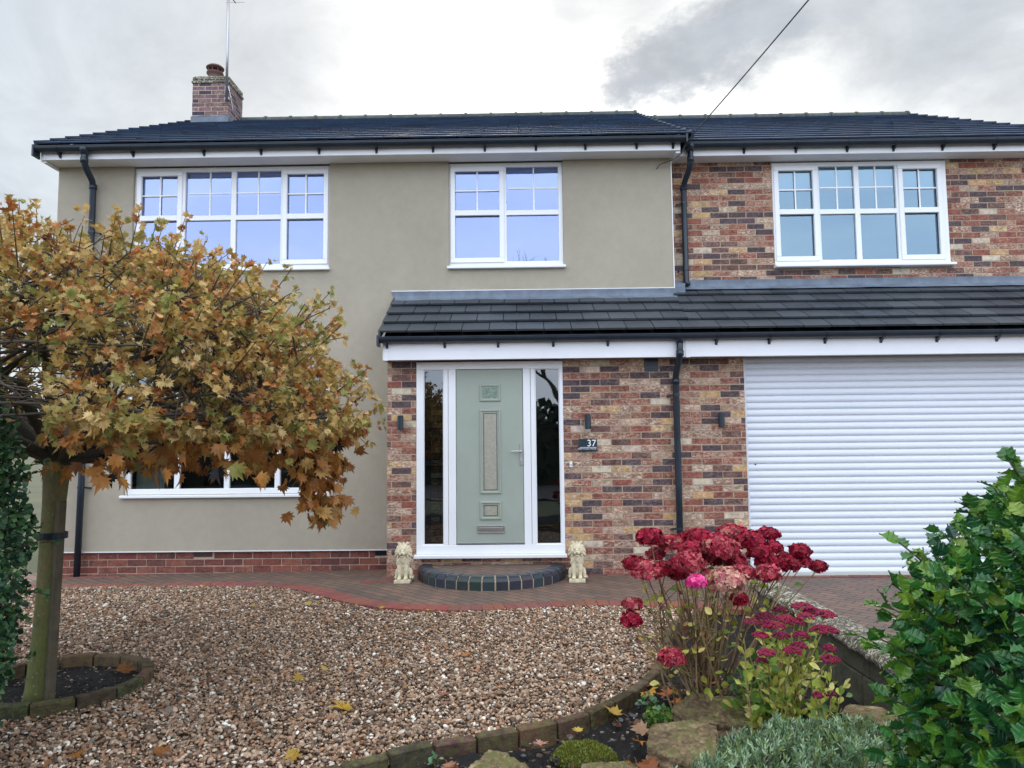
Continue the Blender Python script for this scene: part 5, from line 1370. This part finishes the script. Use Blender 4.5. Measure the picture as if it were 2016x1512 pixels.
PINK = ([(236, 70, 158), (244, 110, 180), (216, 40, 130)], [3, 2, 2])
HEADS = [  # photograph-derived places in metres, radius, colour kind
]
def pix(px, py, Y):
    d = r2*((px-1008)/F)+u2*((756-py)/F)+fw; k = Y/d.y; return Vector((d.x*k, Y, HC+d.z*k))
HEADS = [(0.700, 4.150, 0.928, 0.087, "C"), (0.925, 4.300, 0.887, 0.073, "C"), (0.986, 4.250, 0.901, 0.103, "C"), (1.200, 4.350, 0.916, 0.094, "F"), (1.280, 4.250, 0.888, 0.098, "C"), (1.391, 4.300, 0.920, 0.069, "C"), (0.603, 4.100, 0.793, 0.069, "C"), (0.818, 4.200, 0.887, 0.077, "F"), (0.892, 4.050, 0.879, 0.069, "C"), (1.074, 4.100, 0.876, 0.106, "F"), (1.310, 4.200, 0.841, 0.079, "C"), (1.407, 4.250, 0.853, 0.056, "C"), (0.646, 3.950, 0.777, 0.084, "F"), (0.758, 4.050, 0.778, 0.063, "C"), (0.849, 3.900, 0.828, 0.089, "F"), (0.849, 3.720, 0.763, 0.053, "K"), (1.020, 3.800, 0.749, 0.099, "P"), (1.129, 3.900, 0.774, 0.062, "F"), (1.284, 4.000, 0.750, 0.076, "F"), (1.345, 4.200, 0.788, 0.074, "C"), (1.645, 4.500, 0.795, 0.070, "C"), (1.564, 4.450, 0.724, 0.072, "C"), (1.658, 4.500, 0.736, 0.053, "C"), (1.553, 4.500, 0.751, 0.050, "C"), (1.766, 4.550, 0.697, 0.058, "C"), (0.562, 3.950, 0.608, 0.050, "F"), (0.548, 3.900, 0.542, 0.061, "C"), (0.720, 3.750, 0.395, 0.068, "F"), (1.132, 4.000, 0.620, 0.052, "C"), (1.066, 4.300, 0.786, 0.080, "C"), (0.835, 4.100, 0.737, 0.058, "C"), (0.740, 4.250, 0.819, 0.054, "F"), (1.014, 4.100, 0.722, 0.059, "F"), (1.176, 4.200, 0.778, 0.067, "C")]
SED = [(1.427, 3.900, 0.607, 0.045), (1.478, 3.900, 0.579, 0.045), (1.523, 3.850, 0.577, 0.044), (1.401, 3.800, 0.577, 0.038), (1.317, 3.850, 0.556, 0.047), (1.350, 3.800, 0.552, 0.038), (1.231, 3.900, 0.558, 0.039), (1.215, 3.800, 0.541, 0.038), (1.244, 3.750, 0.543, 0.035), (1.433, 3.650, 0.551, 0.053), (1.341, 3.700, 0.513, 0.032), (1.228, 3.650, 0.524, 0.034), (1.160, 3.750, 0.502, 0.032), (1.244, 3.550, 0.480, 0.036), (1.121, 3.550, 0.471, 0.036), (1.398, 3.500, 0.456, 0.035), (1.293, 3.600, 0.489, 0.031), (1.433, 3.600, 0.477, 0.026), (1.116, 3.600, 0.420, 0.023), (1.165, 3.900, 0.533, 0.034), (1.343, 4.000, 0.566, 0.035)]
def hydrangea():
    base = Vector((.98, 4.20, -.03))
    r = empty('hydrangea_bush', tuple(base)); tag(r, 'hydrangea with crimson and faded pink mophead flowers on bare woody stems', 'flowering shrub')
    st = MB(); lv = []
    def stem(p0, p3, r0=.006, r1=.0028):
        m1 = p0.lerp(p3, .33)+Vector((random.uniform(-.07, .07), random.uniform(-.05, .05), random.uniform(-.04, .05))); m2 = p0.lerp(p3, .70)+Vector((random.uniform(-.09, .09), random.uniform(-.06, .06), random.uniform(-.06, .04)))
        pts = []
        for i in range(9):
            t = i/8; pts.append((1-t)**3*p0+3*(1-t)**2*t*m1+3*(1-t)*t*t*m2+t**3*p3)
        c = lin(random.choice(((118, 92, 70), (142, 118, 88), (92, 70, 58), (160, 136, 100)))); st.tube(pts, [r0+(r1-r0)*i/8 for i in range(9)], 5, c+(0,), caps=False)
        for q in (3, 4, 5, 6):
            if random.random() < .7:
                e = pts[q]+Vector((random.gauss(0, .06), random.gauss(0, .05), random.uniform(.04, .14))); st.tube([pts[q], pts[q].lerp(e, .5)+Vector((0, 0, .01)), e], [.0028, .0022, .0014], 4, c+(0,), caps=False); lv.append(e)
        return pts
    for (x, y, z, R_, k) in HEADS:
        c = Vector((x, y, z)); R_ *= .80 if k in 'CK' else .86
        cols = {'C': CRIM, 'F': FADE, 'P': PALE, 'K': PINK}[k]
        o = AP(flower_ball(c, R_, cols, int(110+260*(R_/.08)**2)), 'flower_head', M['petal'], r)
        if k == 'K': o['label'] = 'single bright pink flower head'
        if k == 'P': o['label'] = 'large faded pale pink flower head'
        for j in range(1):
            b0 = base+Vector((random.gauss(0, .06), random.gauss(0, .05), 0)); pts = stem(b0, c-Vector((0, 0, R_*.4)))
            for q in (4, 5, 6, 7, 8): 
                if random.random() < .5: lv.append(pts[q])
    for i in range(34):
        a = random.uniform(0, 2*PI); l = random.uniform(.1, .42); b0 = base+Vector((random.gauss(0, .06), random.gauss(0, .05), 0))
        pts = stem(b0, base+Vector((math.cos(a)*l, math.sin(a)*l*.8, random.uniform(.45, .85))), .006, .002)
        for q in (3, 5, 7, 8):
            if random.random() < .45: lv.append(pts[q])
    AP(st, 'stem', M['stem'], r)
    for z in range(48): lv.append(base+Vector((random.uniform(-.25, .3), random.uniform(-.2, .1), random.uniform(.02, .22))))
    P = np.array([tuple(p) for p in lv]); n = len(P); yd = rng.normal(0, 1, (n, 3)); yd[:, 2] = -abs(yd[:, 2])*.5
    C = palette([(150, 160, 66), (186, 180, 84), (206, 196, 110), (170, 124, 84), (104, 132, 56), (140, 104, 70), (120, 66, 62)], [2.5, 2.5, 2, 1, 2, .8, .6], n)
    mb = MB(); scatter(mb, OV, OF, P, yd, rng.normal(0, .8, (n, 3))+np.array((0, -.2, .6)), rng.uniform(.026, .060, n), C, .72); AP(mb, 'leaves', M['green'], r)
hydrangea()
def sedum(name, label, heads, base, spread, nleaf, nst, group=None):
    r = empty(name, base); tag(r, label, 'flowering plant', group)
    st = MB(); P = []
    for (x, y, z, R_) in heads:
        mb = MB(); c = random.choice(((140, 24, 66), (120, 20, 58), (156, 40, 74), (164, 66, 86)))
        R_ *= 1.2
        for j in range(int(90*(R_/.04)**1.2)):
            a = random.uniform(0, 2*PI); q = R_*math.sqrt(random.random()); s = random.uniform(.0048, .0078)
            mb.ell((x+q*math.cos(a), y+q*math.sin(a), z+.012-.018*(q/R_)**2+random.uniform(-.006, .003)), (s, s, s*.9), 5, 4, None, tuple(v*random.uniform(.7, 1.3) for v in lin(c))+(0,))
        AP(mb, 'flower_head', M['petal'], r)
        b0 = Vector(base)+Vector((random.gauss(0, spread*.3), random.gauss(0, spread*.25), 0)); p3 = Vector((x, y, z))
        mid = b0.lerp(p3, .5)+Vector((0, 0, .05)); st.tube([b0, mid, p3], [.005, .004, .003], 5, lin((170, 160, 100))+(0,), caps=False)
        for t in np.linspace(.2, .95, 6):
            pp = b0.lerp(mid, t*2) if t < .5 else mid.lerp(p3, t*2-1)
            for k in range(2): P.append(tuple(pp))
    for i in range(nst):
        b0 = Vector(base)+Vector((random.gauss(0, spread*.5), random.gauss(0, spread*.4), 0)); p3 = b0+Vector((random.gauss(0, .05), random.gauss(0, .05), random.uniform(.25, .5)))
        st.tube([b0, b0.lerp(p3, .5), p3], [.004, .0035, .002], 5, lin(random.choice(((176, 166, 104), (150, 130, 84))))+(0,), caps=False)
        for t in np.linspace(.25, 1, 6):
            for k in range(2): P.append(tuple(b0.lerp(p3, t)))
    for i in range(nleaf): P.append((base[0]+random.gauss(0, spread*.75), base[1]+random.gauss(0, spread*.5), random.uniform(.02, .34)))
    P = np.array(P); n = len(P); yd = rng.normal(0, 1, (n, 3)); yd[:, 2] = np.abs(yd[:, 2])*.7+.2
    C = palette([(186, 188, 84), (208, 202, 112), (150, 170, 66), (116, 150, 58), (220, 212, 140), (90, 124, 56)], [3, 2, 2.5, 2, 1.3, 1], n)
    mb = MB(); scatter(mb, OV, OF, P, yd, rng.normal(0, .6, (n, 3))+np.array((0, -.4, .6)), rng.uniform(.034, .062, n), C, .62)
    AP(st, 'stem', M['stem'], r); AP(mb, 'leaves', M['green'], r)
sedum('stonecrop', 'stonecrop with flat dusky red flower heads and yellowing leaves beside the low wall', SED, (1.32, 3.85, -.03), .19, 110, 30)
sedum('stonecrop', 'small sprig of stonecrop with two tiny red heads at the foot of the wall', [(1.342, 3.52, .285, .018), (1.405, 3.52, .290, .018)], (1.40, 3.56, -.03), .04, 10, 2)
def leafy(name, label, cat, c, rad, h, n, cols, ws, size, w=1.0, mat='green', group=None):
    r = empty(name, (c[0], c[1], -.03)); tag(r, label, cat, group)
    d = rng.normal(0, 1, (n, 3)); d[:, 2] = np.abs(d[:, 2]); d /= np.linalg.norm(d, axis=1, keepdims=True); k = rng.uniform(.4, 1, n)[:, None]
    P = np.array((c[0], c[1], -.03))+d*k*np.array((rad, rad, h)); yd = d+rng.normal(0, .6, (n, 3)); nr = rng.normal(0, .5, (n, 3))+np.array((0, 0, 1.0))
    mb = MB(); scatter(mb, OV, OF, P, yd, nr, rng.uniform(*size, n), palette(cols, ws, n), w); AP(mb, 'leaves', M[mat], r)
    st = MB()
    for i in range(14): q = P[rng.integers(n)]; st.tube([(c[0], c[1], -.06), tuple(q)], [.003, .0015], 4, lin((96, 92, 58))+(0,), caps=False)
    AP(st, 'stem', M['stem'], r)
G1, G2, G3 = (60, 104, 40), (84, 128, 50), (112, 150, 62)
leafy('weed', 'small bright green weed between the edging bricks and mossy stones', 'plant', (.70, 4.02), .09, .09, 90, [G1, G2, G3], [1, 2, 2], (.018, .032))
leafy('weed', 'little bluish green seedling just left of the hydrangea foot', 'plant', (.70, 4.28), .06, .08, 26, [(96, 140, 96), (70, 112, 70)], [1, 1], (.025, .04))
leafy('geranium', 'low dark green round-leaved plant at the foot of the stonecrop', 'plant', (1.32, 3.70), .15, .13, 60, [(26, 84, 44), (20, 66, 38)], [1, 1], (.05, .075), 1.25)
leafy('fern', 'bright feathery green tuft between the stonecrop and the wall', 'plant', (1.43, 3.78), .10, .12, 240, [G2, G3, (120, 160, 50)], [2, 2, 1], (.012, .022))
leafy('primrose', 'broad yellow-green leaves under the right side of the hydrangea', 'plant', (1.13, 3.92), .17, .20, 34, [G3, (160, 176, 72), (192, 186, 90), G2], [2, 2, 1, 1], (.06, .09), .9)
leafy('herb', 'green leafy plant mixed behind the stonecrop stems', 'plant', (1.24, 4.12), .22, .34, 260, [G1, G2, (70, 120, 60)], [2, 2, 1], (.03, .05), .7)
leafy('weed', 'tiny green leaf rosette left of the slanting flat stone', 'plant', (-.42, 3.56), .04, .05, 10, [(110, 150, 110)], [1], (.02, .03))
# silver shrub
def silver():
    r = empty('lavender_clump', (1.25, 3.25, -.03)); tag(r, 'spreading silver-green narrow-leaved clump across the bottom right of the bed', 'plant')
    V = np.array([(0, 0, 0), (.055, .3, .012), (.06, .7, .012), (0, 1, 0), (-.06, .7, .012), (-.055, .3, .012)]); F_ = [(0, 1, 2, 3, 4, 5)]
    P = []; Y = []; SZ = []; CC = []
    st = MB()
    for i in range(1900):
        x = random.uniform(.62, 1.98); y = random.uniform(2.55, 3.72)
        e = ((x-1.32)/.62)**2+((y-3.16)/.55)**2+noise.noise(Vector((x*4, y*4, 0)))*.35
        if e > 1 or math.hypot(x-1.8, y-2.12) < .45: continue
        h = .15*math.sqrt(max(0, 1-e))+.05+.05*noise.noise(Vector((x*5, y*5, 4))); tip = Vector((x+random.gauss(0, .03), y-.02+random.gauss(0, .03), h))
        dr = Vector((random.gauss(0, .5), random.gauss(-.25, .5), 1.0)).normalized(); b0 = tip-dr*.10
        st.tube([b0, tip], [.0022, .0012], 3, lin((120, 124, 92))+(0,), caps=False)
        c = np.array(lin(random.choice(((118, 146, 112), (138, 164, 128), (98, 130, 94), (160, 182, 148), (122, 140, 80), (86, 114, 74)))))
        for j in range(17):
            t = j/16; p = b0.lerp(tip, t); a = j*2.4; s_ = dr.cross(Vector((math.cos(a), math.sin(a), .1))).normalized()
            P.append(tuple(p)); Y.append(tuple(s_*(1.0-.55*t)+dr*(.55+t*.8))); SZ.append(random.uniform(.024, .040)*(1-.25*t)); CC.append(c*random.uniform(.8, 1.2)*(.45+.75*t))  # shade between sprigs put into leaf colour, darker towards the base
    for i in range(45):
        x = random.uniform(.62, 1.0); y = random.uniform(3.1, 3.7)
        tip = Vector((x, y, .06)); dr = Vector((random.gauss(0, .4), random.gauss(-.2, .4), 1)).normalized(); b0 = tip-dr*.08
        if i % 3: continue
        c = np.array(lin((140, 158, 136)))
        for j in range(14):
            t = j/13; p = b0.lerp(tip, t); a = j*2.4; s_ = dr.cross(Vector((math.cos(a), math.sin(a), .1))).normalized()
            P.append(tuple(p)); Y.append(tuple(s_+dr*(.6+t*.6))); SZ.append(.03); CC.append(c)
    P = np.array(P); n = len(P); mb = MB(); scatter(mb, V, F_, P, np.array(Y), rng.normal(0, .3, (n, 3))+np.array((0, -.5, 1.0)), np.array(SZ), np.array(CC), 1.9)
    AP(mb, 'foliage', M['grey_leaf'], r); AP(st, 'stem', M['stem'], r)
silver()
# rocks
def rock(pts, top, label, rough=.012, group='mossy stones in the flower bed', rz=0, tilt=(0, 0), base=-.09):
    """pts: plan outline (m), top: height(s)"""
    import bmesh
    cx = sum(p[0] for p in pts)/len(pts); cy = sum(p[1] for p in pts)/len(pts)
    bm = bmesh.new(); n = len(pts)
    vs = []
    for i, (x, y) in enumerate(pts):
        vs.append(bm.verts.new((x-cx, y-cy, base))); z = top+tilt[0]*(x-cx)+tilt[1]*(y-cy)
        vs.append(bm.verts.new(((x-cx)*.98, (y-cy)*.98, z+random.uniform(-.008, .008))))
        vs.append(bm.verts.new(((x-cx)*1.02, (y-cy)*1.02, z-.02-random.uniform(0, .015))))
    bmesh.ops.convex_hull(bm, input=bm.verts)
    bmesh.ops.triangulate(bm, faces=bm.faces)
    for _ in range(5): bmesh.ops.subdivide_edges(bm, edges=[e for e in bm.edges if e.calc_length() > .011], cuts=1, use_grid_fill=True); bmesh.ops.triangulate(bm, faces=bm.faces)
    bm.normal_update(); s = random.uniform(0, 50)
    mv = []
    for v in bm.verts:
        p = v.co+Vector((s, s, s)); d = noise.noise(p*6)*rough*.7+abs(noise.noise(p*16))*rough*-.9+noise.noise(p*34)*rough*.5+noise.noise(p*80)*rough*.35
        # bedding layers
        d += rough*.5*math.sin(v.co.z*130+noise.noise(p*6)*3)*(1-abs(v.normal.z))
        mv.append((v, v.co+v.normal*d))
    for v, c in mv: v.co = c
    me = bpy.data.meshes.new('rock'); bm.to_mesh(me); bm.free()
    for p in me.polygons: p.use_smooth = False
    me.materials.append(M['rock']); o = bpy.data.objects.new('rock', me); COL.objects.link(o); o.location = (cx, cy, 0); tag(o, label, 'rock', group); return o
rock([(.80, 3.84), (1.16, 3.78), (1.30, 3.90), (1.22, 4.08), (.88, 4.10), (.76, 3.98)], .075, 'wide dark mossy stone directly under the hydrangea', tilt=(-.04, .16))
rock([(.55, 3.50), (.72, 3.36), (.84, 3.40), (.90, 3.62), (.80, 3.72), (.60, 3.70)], .085, 'chunky brown mossy stone left of the silver-green clump', tilt=(.06, .16))
rock([(-.30, 3.34), (-.18, 3.56), (-.12, 3.57), (.06, 3.36), (.12, 3.20), (-.2, 3.16)], .015, 'flat slanting olive stone near the edging at the bottom of the bed', tilt=(.0, .12))
rock([(.22, 3.22), (.24, 3.44), (.44, 3.46), (.50, 3.40), (.46, 3.2)], .02, 'low mossy stone at the bottom edge below the moss cushion', tilt=(.0, .08))
rock([(1.56, 3.64), (1.70, 3.60), (1.80, 3.70), (1.78, 3.84), (1.62, 3.88), (1.54, 3.76)], .12, 'dark rounded stone between the wall and holly bush', rough=.01)
# slab on the soil right bottom
def bark_chip():
    o = rock([(1.47, 3.16), (1.58, 3.10), (1.64, 3.24), (1.54, 3.32)], .11, 'pale buff stone chip poking out of the silver-green clump', rough=.004, base=.0)
    o.data.materials[0] = simple('pale_chip', lin((196, 168, 132)), .9, var=.15, vscale=20)
bark_chip()
# moss cushions
def moss():
    mb = MB(); n = 5200; c = (.275, 3.64); a = rng.uniform(0, 2*PI, n); q = np.sqrt(rng.random(n)); x = c[0]+q*np.cos(a)*.155; y = c[1]+q*np.sin(a)*.13
    z = -.045+.065*(1-q**2)**.7+np.array([noise.noise(Vector((i*18, j*18, 0)))*.014 for i, j in zip(x, y)])
    V = np.array([(0, 0, 0), (.10, .5, 0), (0, 1, 0), (-.10, .5, 0)]); P = np.c_[x, y, z]
    yd = rng.normal(0, .55, (n, 3)); yd[:, 2] = 1; C = palette([(104, 116, 42), (128, 138, 54), (84, 98, 38), (150, 150, 70), (120, 100, 52)], [3, 3, 2, 1, 1], n)
    scatter(mb, V, [(0, 1, 2, 3)], P, yd, rng.normal(0, 1, (n, 3)), rng.uniform(.010, .020, n), C, 1.6)
    mb.ell((c[0], c[1], -.05), (.145, .12, .055), 14, 8, None, lin((70, 78, 34))+(0,))
    o = mb.build('moss_cushion', M['green'], loc=(c[0], c[1], -.05)); tag(o, 'rounded yellow-green moss cushion near the bottom of the bed', 'moss')
moss()
# fallen leaves
def fallen():
    items = [  # x, y, size, colour, label
        (-2.457, 6.846, .07, (216, 186, 70), 'small yellow leaf on the pebbles near the left end of the path curve'),
        (-2.001, 6.894, .085, (206, 182, 60), 'yellow leaf on the pebbles just below the bend of the red border'),
        (-1.247, 6.704, .08, (214, 190, 66), 'yellow leaf lying against the red border left of the step'),
        (-.83, 6.60, .08, (218, 196, 74), 'yellow leaf lying against the red border below the step'),
        (-1.305, 4.888, .085, (222, 190, 78), 'pale yellow leaf on the middle of the pebbles, furthest of a cluster of four'),
        (-1.383, 4.717, .105, (198, 166, 70), 'mottled yellow leaf in the cluster in mid pebbles'),
        (-1.686, 4.703, .10, (188, 138, 52), 'brownish yellow leaf in the cluster in mid pebbles'),
        (-1.945, 4.679, .09, (192, 120, 88), 'pinkish upright leaf left of the yellow leaf cluster'),
        (-.974, 4.228, .15, (214, 176, 62), 'large yellow maple leaf on the pebbles, biggest of the fallen leaves'),
        (-2.141, 3.599, .11, (176, 118, 52), 'orange-brown leaf on the pebbles near the lower left corner'),
        (-1.731, 3.578, .12, (160, 104, 54), 'brown leaf on the pebbles at the bottom left'),
        (-.384, 5.206, .085, (200, 132, 70), 'orange leaf on the pebbles in line with the green door'),
        (.276, 5.763, .075, (192, 126, 64), 'small orange leaf on the pebbles towards the hydrangea'),
        (-.453, 4.383, .09, (186, 116, 92), 'dull pink leaf on the pebbles above the edging bricks'),
        (-2.649, 4.90, .16, (150, 98, 50), 'curled brown maple leaf inside the brick tree ring'),
        (-1.119, 3.571, .10, (196, 158, 66), 'yellowish leaf on the pebbles at the bottom of the picture'),
        (.713, 4.466, .14, (220, 168, 66), 'yellow maple leaf on soil just inside the edging'),
        (.80, 4.536, .16, (198, 118, 76), 'large russet maple leaf behind the yellow one beside the hydrangea stems'),
        (.500, 4.120, .13, (222, 184, 88), 'pale yellow maple leaf standing on soil left of the green weed'),
        (.823, 4.280, .13, (204, 126, 50), 'orange maple leaf on soil left of the dark mossy stone'),
        (.86, 4.42, .14, (190, 110, 56), 'rusty maple leaf under the left hydrangea stems'),
        (.60, 3.86, .12, (186, 150, 118), 'dry buff leaf on soil left of the chunky brown stone'),
        (.55, 3.76, .10, (208, 140, 52), 'orange curled leaf beside the moss cushion'),
        (.500, 3.48, .15, (206, 150, 70), 'yellow-brown leaf in front of the chunky brown stone'),
        (.56, 3.42, .13, (150, 88, 48), 'dark rust leaf in front of the chunky brown stone'),
        (.268, 3.78, .07, (220, 190, 90), 'small yellow leaf resting on top of the moss cushion'),
        (.059, 3.70, .08, (206, 150, 130), 'small pink leaf on soil left of the moss cushion'),
        (1.30, 3.62, .09, (196, 146, 110), 'tan leaf on the dark green plant under the stonecrop'),
        (-.36, 3.50, .09, (180, 130, 100), 'tan leaf on soil left of the slanting flat stone'),
    ]
    for (x, y, s, c, lab) in items:
        V = MV.copy(); V[:, 2] = .22*V[:, 0]**2+.10*np.sin(V[:, 1]*5+x*9)+.25*np.maximum(0, np.abs(V[:, 0])-.25)*(1 if s > .1 else .5)
        mb = MB(); a = random.uniform(0, 2*PI); col = np.array([lin(c)])*.78
        nrm = np.array([[random.gauss(0, .25), random.gauss(-.25, .25), 1.0]])
        z = .012 if y > yedge(x) else .0
        if abs(x-.268) < .01: z = .045
        if abs(x-1.30) < .001: z = .09
        scatter(mb, V, MF, np.array([(x, y, z)]), np.array([[math.cos(a), math.sin(a), .08]]), nrm, np.array([s*.85]), col)
        mb.tube([(x, y, z), (x-math.cos(a)*s*.3, y-math.sin(a)*s*.3, z+.005), (x-math.cos(a)*s*.55, y-math.sin(a)*s*.55, z-.002)], [.0016, .0014, .001], 4, lin((150, 110, 70))+(0,))
        o = mb.build('fallen_leaf', M['leaf'], loc=(x, y, z)); tag(o, lab, 'leaf', 'fallen maple leaves')
fallen()
# leaf litter too small and mixed to count
def litter():
    mb = MB(); P = []
    while len(P) < 520:
        x = random.uniform(-.4, 1.5); y = random.uniform(3.15, 4.7)
        if y > yedge(x)-.10 or x > xwall(y)-.15: continue
        if noise.noise(Vector((x*3, y*3, 2))) < -.1: continue
        P.append((x, y, random.uniform(-.035, .0)))
    P = np.array(P); n = len(P); yd = rng.normal(0, 1, (n, 3)); yd[:, 2] *= .3
    C = palette([(110, 76, 58), (140, 96, 66), (84, 66, 58), (166, 130, 96), (70, 66, 66), (92, 100, 104)], [2, 2, 2, 1, 2, 2], n)
    scatter(mb, OV, OF, P, yd, rng.normal(0, .6, (n, 3))+np.array((0, 0, 1)), rng.uniform(.02, .055, n), C)
    V = MV.copy(); n = 380; x = rng.uniform(-4.5, .6, n); y = rng.uniform(3.2, 7.4, n); k = np.array([yedge(a)+.08 < b < ycurve(a)-.05 and math.hypot(a-RC[0], b-RC[1]) > .6 for a, b in zip(x, y)]); x, y = x[k], y[k]; n = len(x)
    C = palette([(150, 100, 60), (124, 84, 54), (166, 124, 70), (140, 90, 50)], [2, 2, 1, 1], n); yd = rng.normal(0, 1, (n, 3)); yd[:, 2] *= .2
    scatter(mb, OV, OF, np.c_[x, y, np.full(n, .006)], yd, rng.normal(0, .3, (n, 3))+np.array((0, 0, 1)), rng.uniform(.015, .032, n), C)
    o = mb.build('leaf_litter', M['leaf']); tag(o, 'scraps of brown leaf litter among the soil and pebbles', 'leaf litter', kind='stuff')
litter()
# across the road, out of view: added so the panes have something to mirror
def across():
    for (a, b, lab) in (((-26, -9, 8.0), (26, -11, 6.6), 'upper street wire added out of view for the first-floor panes to mirror'), ((-26, -9, 7.6), (26, -11, 6.2), 'lower street wire added out of view for the first-floor panes to mirror')):
        mb = MB(); a, b = Vector(a), Vector(b); mb.tube([a.lerp(b, t/30)-Vector((0, 0, 1.2*(t/30)*(1-t/30))) for t in range(31)], .012, 5)
        o = mb.build('added_street_wire', M['black'], loc=tuple(a)); tag(o, lab, 'cable', 'unseen wires added along the street')
    mb = MB(); n = 9000; x = rng.uniform(-22, 22, n); z = rng.uniform(.0, 2.7, n)+.25*np.sin(x*1.3); y = -12.5+rng.uniform(-.9, .9, n)
    V = np.array([(0, 0, 0), (.4, .5, .1), (0, 1, 0), (-.4, .5, .1)]); scatter(mb, V, [(0, 1, 2, 3)], np.c_[x, y, z], rng.normal(0, 1, (n, 3)), rng.normal(0, 1, (n, 3)), rng.uniform(.3, .55, n), palette([(36, 52, 30), (48, 66, 36), (30, 42, 28)], [1, 1, 1], n))
    mb.box(-22, 22, -13.2, -11.9, -.1, 2.2, lin((30, 40, 26))+(0,)); o = mb.build('hedge', M['green'], loc=(0, -12.5, -.1)); tag(o, 'dark unseen hedge added across the road for the ground-floor panes to mirror', 'hedge')
    mb = MB(); random.seed(5)
    def grow(p, d, ln, r_, dep):
        q = p+d*ln; mb.tube([p, p.lerp(q, .5)+Vector((random.gauss(0, .03), random.gauss(0, .03), 0))*ln, q], [r_, r_*.8, r_*.62], 5, lin((56, 50, 44))+(0,), caps=False)
        if dep == 0: return
        for k in range(3 if dep > 3 else 2): grow(q, (d+Vector((random.gauss(0, .42), random.gauss(0, .42), random.gauss(.12, .2)))).normalized(), ln*random.uniform(.66, .86), r_*.62, dep-1)
    grow(Vector((2.0, -13, -.1)), Vector((0, 0, 1)), 2.6, .22, 7); o = mb.build('added_bare_tree', M['stem'], loc=(2.0, -13, -.1)); tag(o, 'bare-branched unseen tree added across the road for the panes to mirror', 'tree')
across()
